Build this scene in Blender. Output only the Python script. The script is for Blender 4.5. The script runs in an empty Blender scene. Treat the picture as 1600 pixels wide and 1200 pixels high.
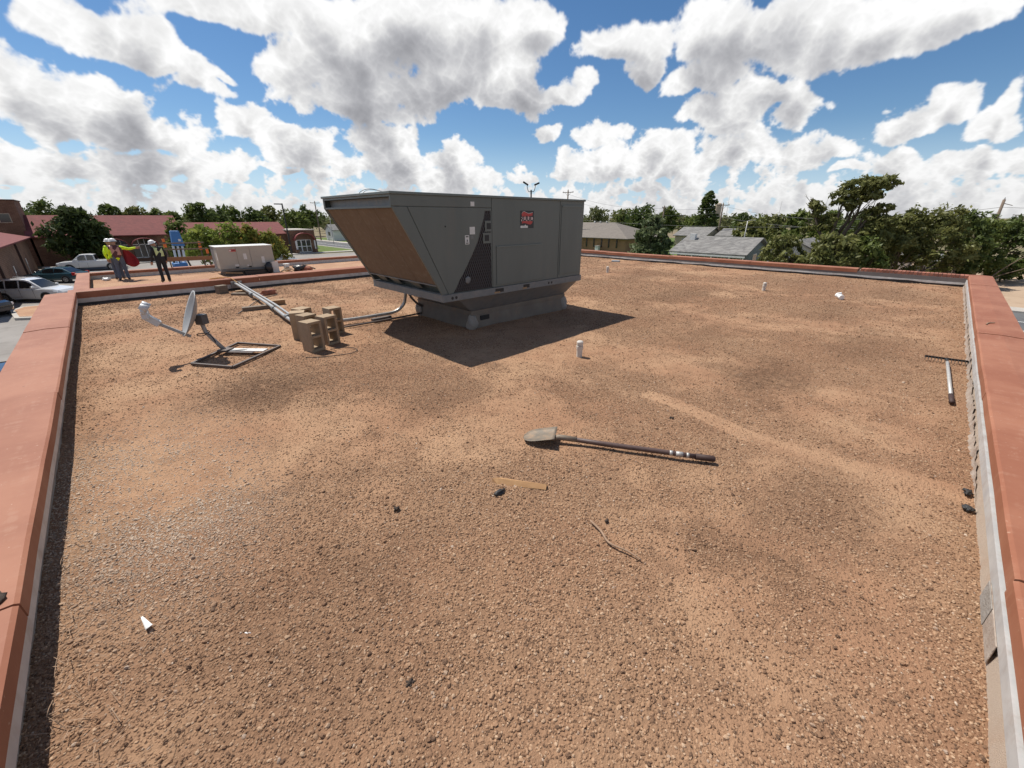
import bpy, bmesh, math, random
import numpy as np
from mathutils import Vector, Matrix, noise as mnoise

random.seed(7)
rng = np.random.default_rng(11)
scene = bpy.context.scene
COL = scene.collection

# ---------------------------------------------------------------- camera
# x runs along the right-hand parapet, y along the left-hand one; the camera stands in the corner.
HEAD, PITCH, EYE = 0.7999, 0.3936, 1.61
cam = bpy.data.cameras.new('camera')
cam.sensor_fit = 'HORIZONTAL'; cam.sensor_width = 36.0; cam.lens = 14.12
cam.clip_start = 0.05; cam.clip_end = 5000
cam_o = bpy.data.objects.new('camera', cam); COL.objects.link(cam_o)
F0 = Vector((math.cos(HEAD), math.sin(HEAD), 0)); UP = Vector((0, 0, 1))
FW = F0*math.cos(PITCH) - UP*math.sin(PITCH)
RT = Vector((math.sin(HEAD), -math.cos(HEAD), 0)); CU = RT.cross(FW)
cam_o.matrix_world = Matrix(((RT.x, CU.x, -FW.x, 0), (RT.y, CU.y, -FW.y, 0), (RT.z, CU.z, -FW.z, EYE), (0, 0, 0, 1)))
scene.camera = cam_o

# ---------------------------------------------------------------- light
SUN_TO = Vector((-0.115, 0.575, 1.0)).normalized()
sun = bpy.data.lights.new('sun', 'SUN'); sun.energy = 5.0; sun.angle = math.radians(0.53); sun.color = (1.0, 0.955, 0.88)
sun_o = bpy.data.objects.new('sun', sun); COL.objects.link(sun_o)
sun_o.rotation_euler = SUN_TO.to_track_quat('Z', 'Y').to_euler(); sun_o.location = (0, 0, 60)
vs = scene.view_settings
vs.view_transform = 'Standard'; vs.look = 'None'; vs.gamma = 1.0; vs.use_curve_mapping = False; vs.exposure = 0.22
scene.cycles.use_denoising = True; scene.cycles.use_adaptive_sampling = True; scene.cycles.adaptive_threshold = 0.006
scene.cycles.max_bounces = 6; scene.cycles.diffuse_bounces = 3; scene.cycles.caustics_reflective = False; scene.cycles.caustics_refractive = False

# ---------------------------------------------------------------- sky: clear air plus fair-weather cumulus
# each cumulus: azimuth, elevation, half width, half height (radians)
CLOUDS = [(1.517,0.249,0.051,0.028),(1.459,0.254,0.083,0.037),(1.402,0.232,0.07,0.019),(1.361,0.223,0.044,0.012),(1.58,0.156,0.07,0.053),(1.505,0.15,0.088,0.049),(1.465,0.124,0.092,0.032),(1.384,0.2,0.052,0.021),(1.598,0.176,0.042,0.036),(1.33,0.306,0.105,0.025),(1.234,0.316,0.106,0.032),(1.136,0.334,0.073,0.023),(1.206,0.248,0.062,0.039),(1.119,0.266,0.12,0.07),(1.001,0.311,0.147,0.068),(0.876,0.316,0.152,0.06),(0.762,0.326,0.082,0.05),(1.11,0.208,0.135,0.043),(0.944,0.236,0.155,0.043),(0.8,0.234,0.123,0.044),(0.694,0.238,0.073,0.029),(0.598,0.297,0.091,0.036),(0.545,0.261,0.045,0.032),(0.426,0.305,0.087,0.049),(0.33,0.284,0.142,0.054),(0.207,0.266,0.14,0.047),(0.114,0.263,0.093,0.043),(0.057,0.271,0.064,0.019),(0.414,0.241,0.094,0.036),(0.31,0.198,0.073,0.029),(0.381,0.18,0.068,0.031),(0.256,0.178,0.055,0.034),(1.305,0.162,0.049,0.028),(1.268,0.15,0.028,0.015),(1.068,0.151,0.059,0.031),(1.23,0.121,0.075,0.037),(1.146,0.091,0.052,0.033),(0.718,0.165,0.038,0.023),(0.609,0.15,0.049,0.028),(0.097,0.129,0.045,0.027),(0.058,0.15,0.038,0.027),(-0.004,0.121,0.034,0.026),(-0.016,0.143,0.017,0.037),(1.049,0.094,0.076,0.038),(0.925,0.112,0.062,0.034),(0.9,0.071,0.092,0.029),(0.687,0.092,0.052,0.032),(0.591,0.095,0.075,0.034),(0.484,0.127,0.061,0.038),(0.448,0.091,0.092,0.03),(0.346,0.114,0.073,0.037),(0.24,0.108,0.058,0.033),(0.193,0.11,0.052,0.026),(0.097,0.074,0.061,0.027),(0.008,0.074,0.045,0.025),(-0.036,0.077,0.029,0.025),(1.607,0.07,0.069,0.025),(1.485,0.078,0.103,0.025),(1.355,0.085,0.057,0.025),(0.446,0.063,0.026,0.01),(1.082,0.096,0.034,0.009),(0.565,0.05,0.027,0.008),(0.938,0.089,0.03,0.008),(0.164,0.078,0.017,0.006),(1.019,0.075,0.033,0.014),(0.034,0.069,0.017,0.009),(-0.017,0.02,0.005,0.002),(1.21,0.083,0.03,0.012),(1.614,0.035,0.009,0.004),(0.988,0.071,0.034,0.011),(1.632,0.049,0.023,0.008),(0.428,0.028,0.013,0.005),(0.41,0.048,0.012,0.004),(0.773,0.075,0.044,0.013),(0.159,0.079,0.025,0.009),(0.968,0.084,0.036,0.01),(0.685,0.093,0.029,0.008),(1.277,0.087,0.029,0.009),(0.894,0.096,0.025,0.009),(-0.022,0.046,0.017,0.006),(0.022,0.063,0.014,0.007),(0.027,0.034,0.006,0.003),(1.158,0.043,0.012,0.005),(0.531,0.094,0.071,0.018),(1.641,0.043,0.013,0.005),(0.481,0.039,0.015,0.005),(0.51,0.064,0.026,0.007),(1.476,0.028,0.012,0.004),(-0.003,0.056,0.019,0.008),(1.394,0.042,0.012,0.005),(0.37,0.047,0.016,0.005),(1.345,0.061,0.027,0.008),(0.515,0.058,0.046,0.012)]
_r = random.Random(3)
for _k in range(30):                                   # the same broken cumulus carries on round the rest of the sky
    _a = -0.25 - _r.random()*4.1
    _e = 0.08 + 0.55*_r.random()**1.5
    _w = 0.09 + 0.5*_e*_r.random()
    CLOUDS.append((round(_a if _a > -math.pi else _a + 2*math.pi, 3), round(_e, 3), round(_w, 3), round(_w*0.42, 3)))
for _k in range(7):
    CLOUDS.append((round(-0.1 + 1.9*_r.random(), 3), round(0.5 + 0.6*_r.random(), 3), round(0.16 + 0.15*_r.random(), 3), round(0.07 + 0.06*_r.random(), 3)))

class NT:
    """small helper for node trees"""
    def __init__(self, nt): self.t = nt; self.n = nt.nodes; self.l = nt.links
    def new(self, kind, **kw):
        nd = self.n.new(kind)
        for k, v in kw.items(): setattr(nd, k, v)
        return nd
    def put(self, sock, v):
        if isinstance(v, bpy.types.NodeSocket): self.l.new(v, sock)
        elif v is not None: sock.default_value = v
    def m(self, op, a, b=None, c=None, clamp=False):
        nd = self.new('ShaderNodeMath', operation=op); nd.use_clamp = clamp
        for i, v in enumerate((a, b, c)):
            if v is not None: self.put(nd.inputs[i], v)
        return nd.outputs[0]
    def v(self, op, a, b=None, c=None):
        nd = self.new('ShaderNodeVectorMath', operation=op)
        for i, x in enumerate((a, b, c)):
            if x is None: continue
            if op == 'SCALE' and i == 1: self.put(nd.inputs['Scale'], x)
            else: self.put(nd.inputs[i], x)
        return nd.outputs['Value'] if op in ('LENGTH', 'DOT_PRODUCT', 'DISTANCE') else nd.outputs[0]
    def noise(self, vec, scale, detail=4, rough=0.5, out='Fac', **kw):
        nd = self.new('ShaderNodeTexNoise', **kw)
        if vec is not None: self.l.new(vec, nd.inputs['Vector'])
        nd.inputs['Scale'].default_value = scale; nd.inputs['Detail'].default_value = detail; nd.inputs['Roughness'].default_value = rough
        return nd.outputs[out]
    def voro(self, vec, scale, out='Distance', rnd=1.0, **kw):
        nd = self.new('ShaderNodeTexVoronoi', **kw)
        if vec is not None: self.l.new(vec, nd.inputs['Vector'])
        nd.inputs['Scale'].default_value = scale; nd.inputs['Randomness'].default_value = rnd
        return nd.outputs[out]
    def ss(self, x, a, b, lo=0.0, hi=1.0, kind='SMOOTHSTEP'):
        nd = self.new('ShaderNodeMapRange', interpolation_type=kind)
        self.put(nd.inputs[0], x)
        for i, q in enumerate((a, b, lo, hi)): self.put(nd.inputs[i+1], q)
        return nd.outputs[0]
    def mix(self, fac, a, b, blend='MIX'):
        nd = self.new('ShaderNodeMix', data_type='RGBA', blend_type=blend)
        self.put(nd.inputs[0], fac)
        self.put(nd.inputs[6], a if isinstance(a, bpy.types.NodeSocket) else (*a, 1.0)[:4])
        self.put(nd.inputs[7], b if isinstance(b, bpy.types.NodeSocket) else (*b, 1.0)[:4])
        return nd.outputs[2]
    def xyz(self, x=0.0, y=0.0, z=0.0):
        nd = self.new('ShaderNodeCombineXYZ')
        for i, q in enumerate((x, y, z)): self.put(nd.inputs[i], q)
        return nd.outputs[0]
    def sep(self, vec):
        nd = self.new('ShaderNodeSeparateXYZ'); self.l.new(vec, nd.inputs[0]); return nd.outputs

CW, CH, EMAX = 4096, 900, 1.5

def make_clouds(clouds):
    """cumulus field over the upper sky on an azimuth / elevation grid: returns rgb brightness and cover"""
    R = np.random.default_rng(5)
    az = ((np.arange(CW)+0.5)/CW*2-1)*math.pi
    w = (np.arange(CH)+0.5)/CH
    el = EMAX*w**2                                            # rows crowd towards the horizon
    size = 0.10 + el*0.95                                     # clouds look smaller low down
    f32 = np.float32
    AZ2 = az[None, :].astype(f32); EL2 = el[:, None].astype(f32)
    def lattice(freq, seed):
        """gradient noise on a turned lattice, freq cells per radian"""
        q = np.random.default_rng(seed); th = q.random()*6.28
        g = q.random((256, 256), dtype=np.float32)*np.float32(2*math.pi); GX = np.cos(g).ravel(); GY = np.sin(g).ravel()
        c, s_ = f32(math.cos(th)*freq), f32(math.sin(th)*freq)
        x = AZ2*c-EL2*s_+f32(q.random()*200); y = AZ2*s_+EL2*c+f32(q.random()*200)
        xf = np.floor(x); yf = np.floor(y); fx = x-xf; fy = y-yf
        xi = xf.astype(np.int32) & 255; yi = yf.astype(np.int32) & 255
        x1 = (xi+1) & 255; y0 = yi*256; y1 = ((yi+1) & 255)*256
        ux = fx*fx*fx*(fx*(fx*6-15)+10); uy = fy*fy*fy*(fy*(fy*6-15)+10)
        def d(i, px, py): return GX[i]*px+GY[i]*py
        a_ = d(y0+xi, fx, fy); b_ = d(y0+x1, fx-1, fy); c_ = d(y1+xi, fx, fy-1); e_ = d(y1+x1, fx-1, fy-1)
        a_ += (b_-a_)*ux; c_ += (e_-c_)*ux
        return (a_+(c_-a_)*uy)*f32(1.6)
    def fbm(f0, octv, seed, rough=0.55, billow=False):
        out = np.zeros((CH, CW), f32); norm = np.zeros((CH, 1), f32)
        for k in range(octv):
            f = f0*2.03**k
            rel = (f*size*0.28)[:, None].astype(f32)           # octaves too coarse for the height above the horizon fade out
            wt = np.clip((rel-0.35)/0.5, 0, 1)
            if wt.max() <= 0 or rel.min() > 90: continue
            amp = (np.maximum(rel, 0.3)**(math.log(rough)/math.log(2.03))).astype(f32)*wt
            n = lattice(f, seed*31+k)
            if billow: n = 1-2*np.abs(n)**0.8
            out += n*amp; norm += amp
        return out/np.maximum(norm, 1e-3)*1.6
    wx = fbm(4, 3, 1); wy = fbm(4, 3, 2)
    n = fbm(4, 8, 3, 0.60); bl = fbm(7, 7, 4, 0.60, True)
    S = size[:, None].astype(f32)
    A = az[None, :].astype(f32)+wx*0.10*S; E = el[:, None].astype(f32)+wy*0.06*S
    acc = np.full((CH, CW), 9.0, f32)
    for (a, e, rx, ry) in clouds:
        j = (np.abs(((az-a+math.pi) % (2*math.pi))-math.pi) < rx*2.6+0.05); i = np.abs(el-e) < ry*2.6+0.05
        I = np.where(i)[0]; J = np.where(j)[0]
        if not len(I) or not len(J): continue
        sl = np.ix_(I, J)
        dx = (((A[sl]-a+math.pi) % (2*math.pi))-math.pi)/rx; dy = (E[sl]-e)/ry
        dy = np.where(dy < 0, dy*1.3, dy*0.90)                # flatter underneath
        d = np.sqrt(dx*dx+dy*dy); c = acc[sl]
        h = np.clip(0.5+0.5*(c-d)/0.22, 0, 1)
        acc[sl] = c*(1-h)+d*h-0.22*h*(1-h)
    D = np.clip(1.05-acc, -2.5, 1.0)
    low = np.clip(1-el/0.125, 0, 1)[:, None].astype(f32)
    st = fbm(9, 6, 8, 0.6)
    D = np.maximum(D, (low*1.15-0.50+st*0.60)*np.where(low > 0, 1, 0)-9*(low <= 0))
    dens = D*1.40+n*0.62+bl*0.44-0.17
    body = np.clip(dens, 0, None)
    cover = np.clip((dens+0.02)/0.24, 0, 1); cover = cover*cover*(3-2*cover)
    cover *= 0.35+0.65*np.clip(dens/0.5+0.35, 0, 1)
    # light comes from above: optical depth gathered downwards through the smooth body of the cloud
    de = np.gradient(el)
    soft = np.clip(D*1.35-0.24+wx*0.18+wy*0.18, 0, None)
    T = np.zeros((CH, CW), f32); run = np.zeros(CW, f32)
    for r in range(CH-1, -1, -1):
        run = run*math.exp(-de[r]/(0.055+0.05*el[r])) + soft[r]*de[r]
        T[r] = run/0.058
    cauli = np.clip(bl*0.75+n*0.35, -1, 1)
    lit = np.exp(-3.8*np.clip(T-0.13-cauli*0.16, 0, None)**1.35)
    lum = 0.27+0.63*lit
    fine = np.clip(body/0.5, 0, 1)
    lum += fine*(cauli*(0.05+0.15*lit)+0.03)+0.10*(1-fine)
    rf = fbm(7, 5, 4, 0.40, True)*0.7+fbm(4, 5, 3, 0.36)*0.8
    gy = np.gradient(rf, axis=0)/de[:, None]*S*0.10
    lum += 0.09*np.tanh(-gy*0.7)*(0.3+0.7*lit)*fine
    lum = np.clip(lum, 0.25, 1.08)
    far = np.clip(1-el/0.10, 0, 1)[:, None]
    lum = lum*(1-0.5*far)+0.70*0.5*far
    lum = lum.astype(f32)
    img = np.empty((CH, CW, 4), f32)
    g = np.clip((lum-0.35)/0.5, 0, 1)
    img[..., 0] = lum*(0.945+0.055*g); img[..., 1] = lum*(0.955+0.045*g); img[..., 2] = lum*(1.03-0.03*g)
    img[..., 3] = cover
    return img

def build_world():
    w = bpy.data.worlds.new('World'); scene.world = w; w.use_nodes = True
    w.node_tree.nodes.clear(); t = NT(w.node_tree)
    sky = t.new('ShaderNodeTexSky', sky_type='NISHITA'); sky.sun_disc = False
    sky.sun_elevation = math.asin(SUN_TO.z); sky.sun_rotation = math.atan2(SUN_TO.x, SUN_TO.y)
    sky.altitude = 1000; sky.air_density = 1.0; sky.dust_density = 0.3; sky.ozone_density = 2.2
    img = bpy.data.images.new('cumulus', CW, CH, alpha=True, float_buffer=True)
    img.colorspace_settings.name = 'Non-Color'
    img.alpha_mode = 'CHANNEL_PACKED'
    img.pixels.foreach_set(make_clouds(CLOUDS).ravel()); img.update(); img.pack()
    d = t.v('NORMALIZE', t.new('ShaderNodeTexCoord').outputs['Generated']); s = t.sep(d)
    az = t.m('ARCTAN2', s[1], s[0]); el = t.m('ARCSINE', s[2])
    uv = t.xyz(t.m('MULTIPLY_ADD', az, 1/(2*math.pi), 0.5), t.m('SQRT', t.m('MAXIMUM', t.m('MULTIPLY', el, 1/EMAX), 0.0)), 0.0)
    tex = t.new('ShaderNodeTexImage', interpolation='Cubic', extension='EXTEND'); tex.image = img; t.l.new(uv, tex.inputs[0])
    alpha = t.m('MULTIPLY', tex.outputs[1], t.ss(s[2], -0.01, 0.002))
    hs = t.new('ShaderNodeHueSaturation'); hs.inputs['Saturation'].default_value = 1.2; t.l.new(sky.outputs[0], hs.inputs['Color'])
    pale = t.mix(t.ss(s[2], -0.02, 0.17, 0.7, 0.0), hs.outputs[0], (5.6, 7.3, 9.6))
    bs = t.new('ShaderNodeBackground'); t.l.new(pale, bs.inputs[0]); bs.inputs[1].default_value = 0.085
    bc = t.new('ShaderNodeBackground'); t.l.new(tex.outputs[0], bc.inputs[0]); bc.inputs[1].default_value = 0.81
    mx = t.new('ShaderNodeMixShader'); t.l.new(alpha, mx.inputs[0]); t.l.new(bs.outputs[0], mx.inputs[1]); t.l.new(bc.outputs[0], mx.inputs[2])
    out = t.new('ShaderNodeOutputWorld'); t.l.new(mx.outputs[0], out.inputs[0])
    w.cycles.sampling_method = 'MANUAL'; w.cycles.sample_map_resolution = 1024
build_world()

# ================================================================ helpers
def link(o, parent=None):
    COL.objects.link(o)
    if parent is not None: o.parent = parent
    return o
def tag(o, label=None, cat=None, group=None, kind=None):
    if label: o['label'] = label
    if cat: o['category'] = cat
    if group: o['group'] = group
    if kind: o['kind'] = kind
    return o
def thing(name, label, cat, loc=(0, 0, 0), rotz=0.0, group=None):
    o = bpy.data.objects.new(name, None); o.empty_display_size = 0.1
    o.location = loc; o.rotation_euler = (0, 0, rotz)
    return tag(link(o), label, cat, group)

def frame_of(d):
    d = Vector(d).normalized(); a = Vector((0, 0, 1)) if abs(d.z) < 0.95 else Vector((1, 0, 0))
    u = d.cross(a).normalized(); return u, d.cross(u).normalized()

class MB:
    """collects shapes; build() makes ONE mesh object (off = origin of its parent)"""
    def __init__(self, off=(0, 0, 0)): self.v = []; self.f = []; self.mi = []; self.off = Vector(off); self.cm = 0
    def add(self, vs, fs):
        b = len(self.v); self.v += [Vector(x)-self.off for x in vs]; self.f += [tuple(i+b for i in q) for q in fs]; self.mi += [self.cm]*len(fs)
        return self
    def box(self, lo, hi):
        x0, y0, z0 = lo; x1, y1, z1 = hi
        return self.add([(x0,y0,z0),(x1,y0,z0),(x1,y1,z0),(x0,y1,z0),(x0,y0,z1),(x1,y0,z1),(x1,y1,z1),(x0,y1,z1)],
                        [(0,3,2,1),(4,5,6,7),(0,1,5,4),(1,2,6,5),(2,3,7,6),(3,0,4,7)])
    def cbox(self, c, s, rz=0.0, M=None):
        vs = []
        for z in (-.5, .5):
            for x, y in ((-.5,-.5),(.5,-.5),(.5,.5),(-.5,.5)):
                q = Vector((x*s[0], y*s[1], z*s[2]))
                q = (M @ q) if M is not None else Matrix.Rotation(rz, 3, 'Z') @ q
                vs.append(q+Vector(c))
        return self.add(vs, [(0,3,2,1),(4,5,6,7),(0,1,5,4),(1,2,6,5),(2,3,7,6),(3,0,4,7)])
    def beam(self, a, b, w, h, up=(0, 0, 1)):
        """rectangular bar from a to b, w wide, h high"""
        a = Vector(a); b = Vector(b); d = (b-a).normalized(); up = Vector(up)
        s = d.cross(up)
        if s.length < 1e-4: s = d.cross(Vector((1, 0, 0)))
        s.normalize(); u = s.cross(d).normalized()
        vs = [p+s*(x*w/2)+u*(y*h/2) for p in (a, b) for x, y in ((-1,-1),(1,-1),(1,1),(-1,1))]
        return self.add(vs, [(0,1,2,3),(7,6,5,4),(0,4,5,1),(1,5,6,2),(2,6,7,3),(3,7,4,0)])
    def tube(self, pts, rad, n=10, cap=True):
        pts = [Vector(p) for p in pts]; R_ = rad if isinstance(rad, (list, tuple)) else [rad]*len(pts)
        vs = []; fs = []; pu = None
        for i, p in enumerate(pts):
            d = (pts[min(i+1, len(pts)-1)]-pts[max(i-1, 0)])
            if d.length < 1e-6: d = Vector((0, 0, 1))
            d.normalize()
            if pu is None: u, w = frame_of(d)
            else:
                u = (pu-d*pu.dot(d))
                if u.length < 1e-4: u, w = frame_of(d)
                u.normalize(); w = d.cross(u)
            pu = u
            for k in range(n):
                t = 2*math.pi*k/n; vs.append(p+(u*math.cos(t)+w*math.sin(t))*R_[i])
        for i in range(len(pts)-1):
            for k in range(n):
                fs.append((i*n+k, i*n+(k+1) % n, (i+1)*n+(k+1) % n, (i+1)*n+k))
        if cap: fs += [tuple(range(n))[::-1], tuple((len(pts)-1)*n+k for k in range(n))]
        return self.add(vs, fs)
    def lathe(self, c, prof, n=20, axis=(0, 0, 1), cap=True):
        c = Vector(c); ax = Vector(axis).normalized(); u, w = frame_of(ax); vs = []; fs = []
        for r, h in prof:
            for k in range(n):
                t = 2*math.pi*k/n; vs.append(c+ax*h+(u*math.cos(t)+w*math.sin(t))*max(r, 1e-4))
        for i in range(len(prof)-1):
            for k in range(n): fs.append((i*n+k, i*n+(k+1) % n, (i+1)*n+(k+1) % n, (i+1)*n+k))
        if cap: fs += [tuple(range(n))[::-1], tuple((len(prof)-1)*n+k for k in range(n))]
        return self.add(vs, fs)
    def prism(self, poly, a, b, axis='y'):
        """polygon in the two other axes extruded from a to b along axis"""
        def P(u, v, t):
            return {'x': (t, u, v), 'y': (u, t, v), 'z': (u, v, t)}[axis]
        n = len(poly); vs = [P(u, v, a) for u, v in poly]+[P(u, v, b) for u, v in poly]
        fs = [tuple(range(n)), tuple(range(2*n-1, n-1, -1))]+[(i, i+n, (i+1) % n+n, (i+1) % n) for i in range(n)]
        return self.add(vs, fs)
    def quad(self, a, b, c, d): return self.add([a, b, c, d], [(0, 1, 2, 3)])
    def mesh(self, name, smooth=False):
        me = bpy.data.meshes.new(name); me.from_pydata([tuple(x) for x in self.v], [], self.f)
        me.polygons.foreach_set('material_index', self.mi)
        bm = bmesh.new(); bm.from_mesh(me); bmesh.ops.recalc_face_normals(bm, faces=bm.faces); bm.to_mesh(me); bm.free()
        if smooth: me.polygons.foreach_set('use_smooth', [True]*len(me.polygons))
        me.update(); return me
    def build(self, name, mats, parent=None, smooth=False, bevel=0.0, seg=2):
        me = self.mesh(name, smooth)
        for m in (mats if isinstance(mats, (list, tuple)) else [mats]): me.materials.append(m)
        o = bpy.data.objects.new(name, me); link(o, parent)
        if bevel:
            md = o.modifiers.new('bevel', 'BEVEL'); md.width = bevel; md.segments = seg; md.limit_method = 'ANGLE'; md.angle_limit = math.radians(40)
            md.harden_normals = False
        if smooth and not bevel:
            pass
        return o

def copy_tree(o, parent=None):
    c = o.copy(); COL.objects.link(c); c.parent = parent
    for ch in o.children: copy_tree(ch, c)
    return c

# ================================================================ materials
M = {}
def mat(name, col, rough=0.7, metal=0.0, col2=None, ns=6.0, var=0.5, bump=0.0, bs=60.0, spec=0.5, detail=5, stretch=None, coat=0.0, dirt=None, dirt_amt=0.0, dirt_scale=2.0, rnd=0.0, trans=0.0):
    m = bpy.data.materials.new(name); m.use_nodes = True; t = NT(m.node_tree); b = t.n['Principled BSDF']
    co = t.new('ShaderNodeTexCoord').outputs['Object']
    if stretch: co = t.v('MULTIPLY', co, stretch)
    c = None
    if col2 is not None:
        f = t.ss(t.noise(co, ns, detail, 0.6), 0.5-0.5*var-0.02, 0.5+0.5*var*0.6)
        c = t.mix(f, col, col2)
    if dirt is not None:
        f = t.ss(t.noise(co, dirt_scale, 7, 0.65), 0.62-0.3*dirt_amt, 0.80)
        c = t.mix(t.m('MULTIPLY', f, dirt_amt), c if c is not None else col, dirt)
    if rnd:
        oi = t.new('ShaderNodeObjectInfo').outputs['Random']
        hv = t.new('ShaderNodeHueSaturation'); t.put(hv.inputs['Color'], c if c is not None else (*col, 1))
        t.l.new(t.ss(oi, 0, 1, 1-rnd, 1+rnd, 'LINEAR'), hv.inputs['Value']); c = hv.outputs[0]
    if c is not None: t.l.new(c, b.inputs['Base Color'])
    else: b.inputs['Base Color'].default_value = (*col, 1)
    b.inputs['Roughness'].default_value = rough; b.inputs['Metallic'].default_value = metal
    b.inputs['Specular IOR Level'].default_value = spec; b.inputs['Coat Weight'].default_value = coat
    if bump:
        bp = t.new('ShaderNodeBump'); bp.inputs['Strength'].default_value = bump; bp.inputs['Distance'].default_value = 0.01
        t.l.new(t.noise(co, bs, 4, 0.6), bp.inputs['Height']); t.l.new(bp.outputs[0], b.inputs['Normal'])
    M[name] = m; return m

def coping_material():
    m = bpy.data.materials.new('coping_red'); m.use_nodes = True; t = NT(m.node_tree); b = t.n['Principled BSDF']
    co = t.new('ShaderNodeTexCoord').outputs['Object']
    c = t.mix(t.ss(t.noise(co, 1.7, 6, 0.6), 0.35, 0.68), (0.262, 0.100, 0.056), (0.33, 0.142, 0.083))
    s1 = t.noise(t.v('MULTIPLY', co, (3.0, 22.0, 3.0)), 1.0, 5, 0.6); s2 = t.noise(t.v('MULTIPLY', co, (22.0, 3.0, 3.0)), 1.0, 5, 0.6)
    c = t.mix(t.m('MULTIPLY', t.ss(t.m('MULTIPLY', s1, s2), 0.27, 0.42), 0.45), c, (0.36, 0.185, 0.12))          # run-off streaks
    c = t.mix(t.m('MULTIPLY', t.ss(t.noise(co, 38, 4, 0.6), 0.66, 0.74), 0.8), c, (0.44, 0.28, 0.20))              # chips of chalked paint
    c = t.mix(t.m('MULTIPLY', t.ss(t.noise(co, 16, 5, 0.6), 0.70, 0.78), 0.7), c, (0.10, 0.05, 0.035))
    t.l.new(c, b.inputs['Base Color']); b.inputs['Roughness'].default_value = 0.62; b.inputs['Specular IOR Level'].default_value = 0.25
    bp = t.new('ShaderNodeBump'); bp.inputs['Strength'].default_value = 0.35; bp.inputs['Distance'].default_value = 0.02
    t.l.new(t.m('ADD', t.noise(co, 3.5, 3, 0.5), t.m('MULTIPLY', t.noise(co, 70, 3, 0.6), 0.05)), bp.inputs['Height']); t.l.new(bp.outputs[0], b.inputs['Normal']); M['coping_red'] = m
coping_material()
mat('flashing', (0.40, 0.40, 0.40), 0.55, 0.25, col2=(0.55, 0.54, 0.52), ns=7, var=0.8, bump=0.12, bs=18, dirt=(0.30, 0.22, 0.17), dirt_amt=0.6, dirt_scale=9)
mat('cap_sheet', (0.50, 0.41, 0.32), 0.95, col2=(0.40, 0.31, 0.24), ns=180, var=0.9, bump=0.6, bs=260, dirt=(0.36, 0.22, 0.14), dirt_amt=0.6, dirt_scale=4)
mat('mastic', (0.47, 0.41, 0.35), 0.92, col2=(0.27, 0.20, 0.155), ns=16, var=0.9, bump=0.6, bs=60)
mat('curb_dark', (0.10, 0.095, 0.10), 0.8, col2=(0.17, 0.15, 0.14), ns=4, var=0.9)
mat('tar', (0.03, 0.028, 0.027), 0.6, bump=0.5, bs=60)
mat('brick_red', (0.25, 0.085, 0.05), 0.85, col2=(0.32, 0.13, 0.085), ns=9, var=0.8, bump=0.3, bs=120, rnd=0.25)
mat('mortar', (0.42, 0.37, 0.32), 0.95, bump=0.3, bs=90)
mat('tan_brick', (0.30, 0.17, 0.10), 0.9, col2=(0.22, 0.11, 0.065), ns=3, var=0.8)

# ================================================================ the roof we stand on
XL, YR, WX, WY, ZT = -0.64, -0.57, 15.22, 11.63, 0.257      # inner faces of the parapets, coping height
CWID = 0.40
GZ = -4.4                                                    # street level
Z2 = -1.05; Y2 = 27.0; ZT2 = -0.76                           # lower roof of the next wing

def deck_height(x, y):
    """gentle heaps and hollows of the dirt that has blown over the gravel (numpy arrays)"""
    h = 0.010*np.sin(x*1.9+0.6*np.sin(y*1.3))*np.sin(y*1.6+0.8)+0.006*np.sin(x*4.3+y*2.2+1.0)*np.sin(y*3.9-x*1.7)
    h = h+0.0035*np.sin(x*9.1+2*np.sin(y*3.1))*np.sin(y*8.3+2*np.sin(x*2.7))
    return h
STAINS = [(0.80, 4.40, 0.75, 0.62, 0.95), (4.77, 1.02, 1.0, 0.50, 0.9), (1.9, 0.45, 0.25, 0.30, 0.7), (2.0, 0.05, 0.22, 0.3, 0.7), (0.45, 1.6, 0.5, 0.3, 0.6), (9.0, 3.9, 1.6, 0.6, 0.6), (7.0, 0.4, 1.3, 0.5, 0.55), (2.0, 2.9, 0.7, 0.35, 0.4),
          (0.1, 1.3, 0.7, 0.7, 0.5), (2.7, 0.15, 0.8, 0.5, 0.55), (11.5, 6.2, 2.0, 0.9, 0.5), (9.5, 1.2, 1.6, 0.4, 0.5), (6.2, 2.2, 1.1, 0.35, 0.35), (13.2, 2.6, 1.2, 1.3, 0.45), (12.8, 0.6, 1.6, 0.5, 0.5)]

def vnoise(x, y, f, seed):
    r = np.random.default_rng(seed); g = r.random((128, 128)); X = x*f+40; Y = y*f+40
    xi = np.floor(X).astype(int); yi = np.floor(Y).astype(int); fx = X-xi; fy = Y-yi; fx = fx*fx*(3-2*fx); fy = fy*fy*(3-2*fy)
    q = lambda a, b: g[a % 128, b % 128]
    return (q(xi, yi)*(1-fx)+q(xi+1, yi)*fx)*(1-fy)+(q(xi, yi+1)*(1-fx)+q(xi+1, yi+1)*fx)*fy
def stony(x, y):
    """how thickly the loose stone lies (0 bare dirt .. 1 packed gravel)"""
    pm = 0.50*vnoise(x, y, 0.9, 1)+0.30*vnoise(x, y, 2.7, 2)+0.20*vnoise(x, y, 7.5, 3)
    pr = np.clip((pm-0.24)/0.34, 0.25, 1.0)
    for (sx, sy, ax, ay, am) in STAINS:
        pr = np.maximum(pr, np.clip(1.25-np.hypot((x-sx)/ax, (y-sy)/ay), 0, 1)*0.9)
    edge = np.minimum(x-XL, y-YR); pr = np.maximum(pr, np.clip(1-(edge-0.02)/0.45, 0, 1)*0.95)
    return np.where((np.abs(x-3.38+0.1*np.sin(y*3)) < 0.10) & (y < 1.7), pr*0.2, pr)
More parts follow.
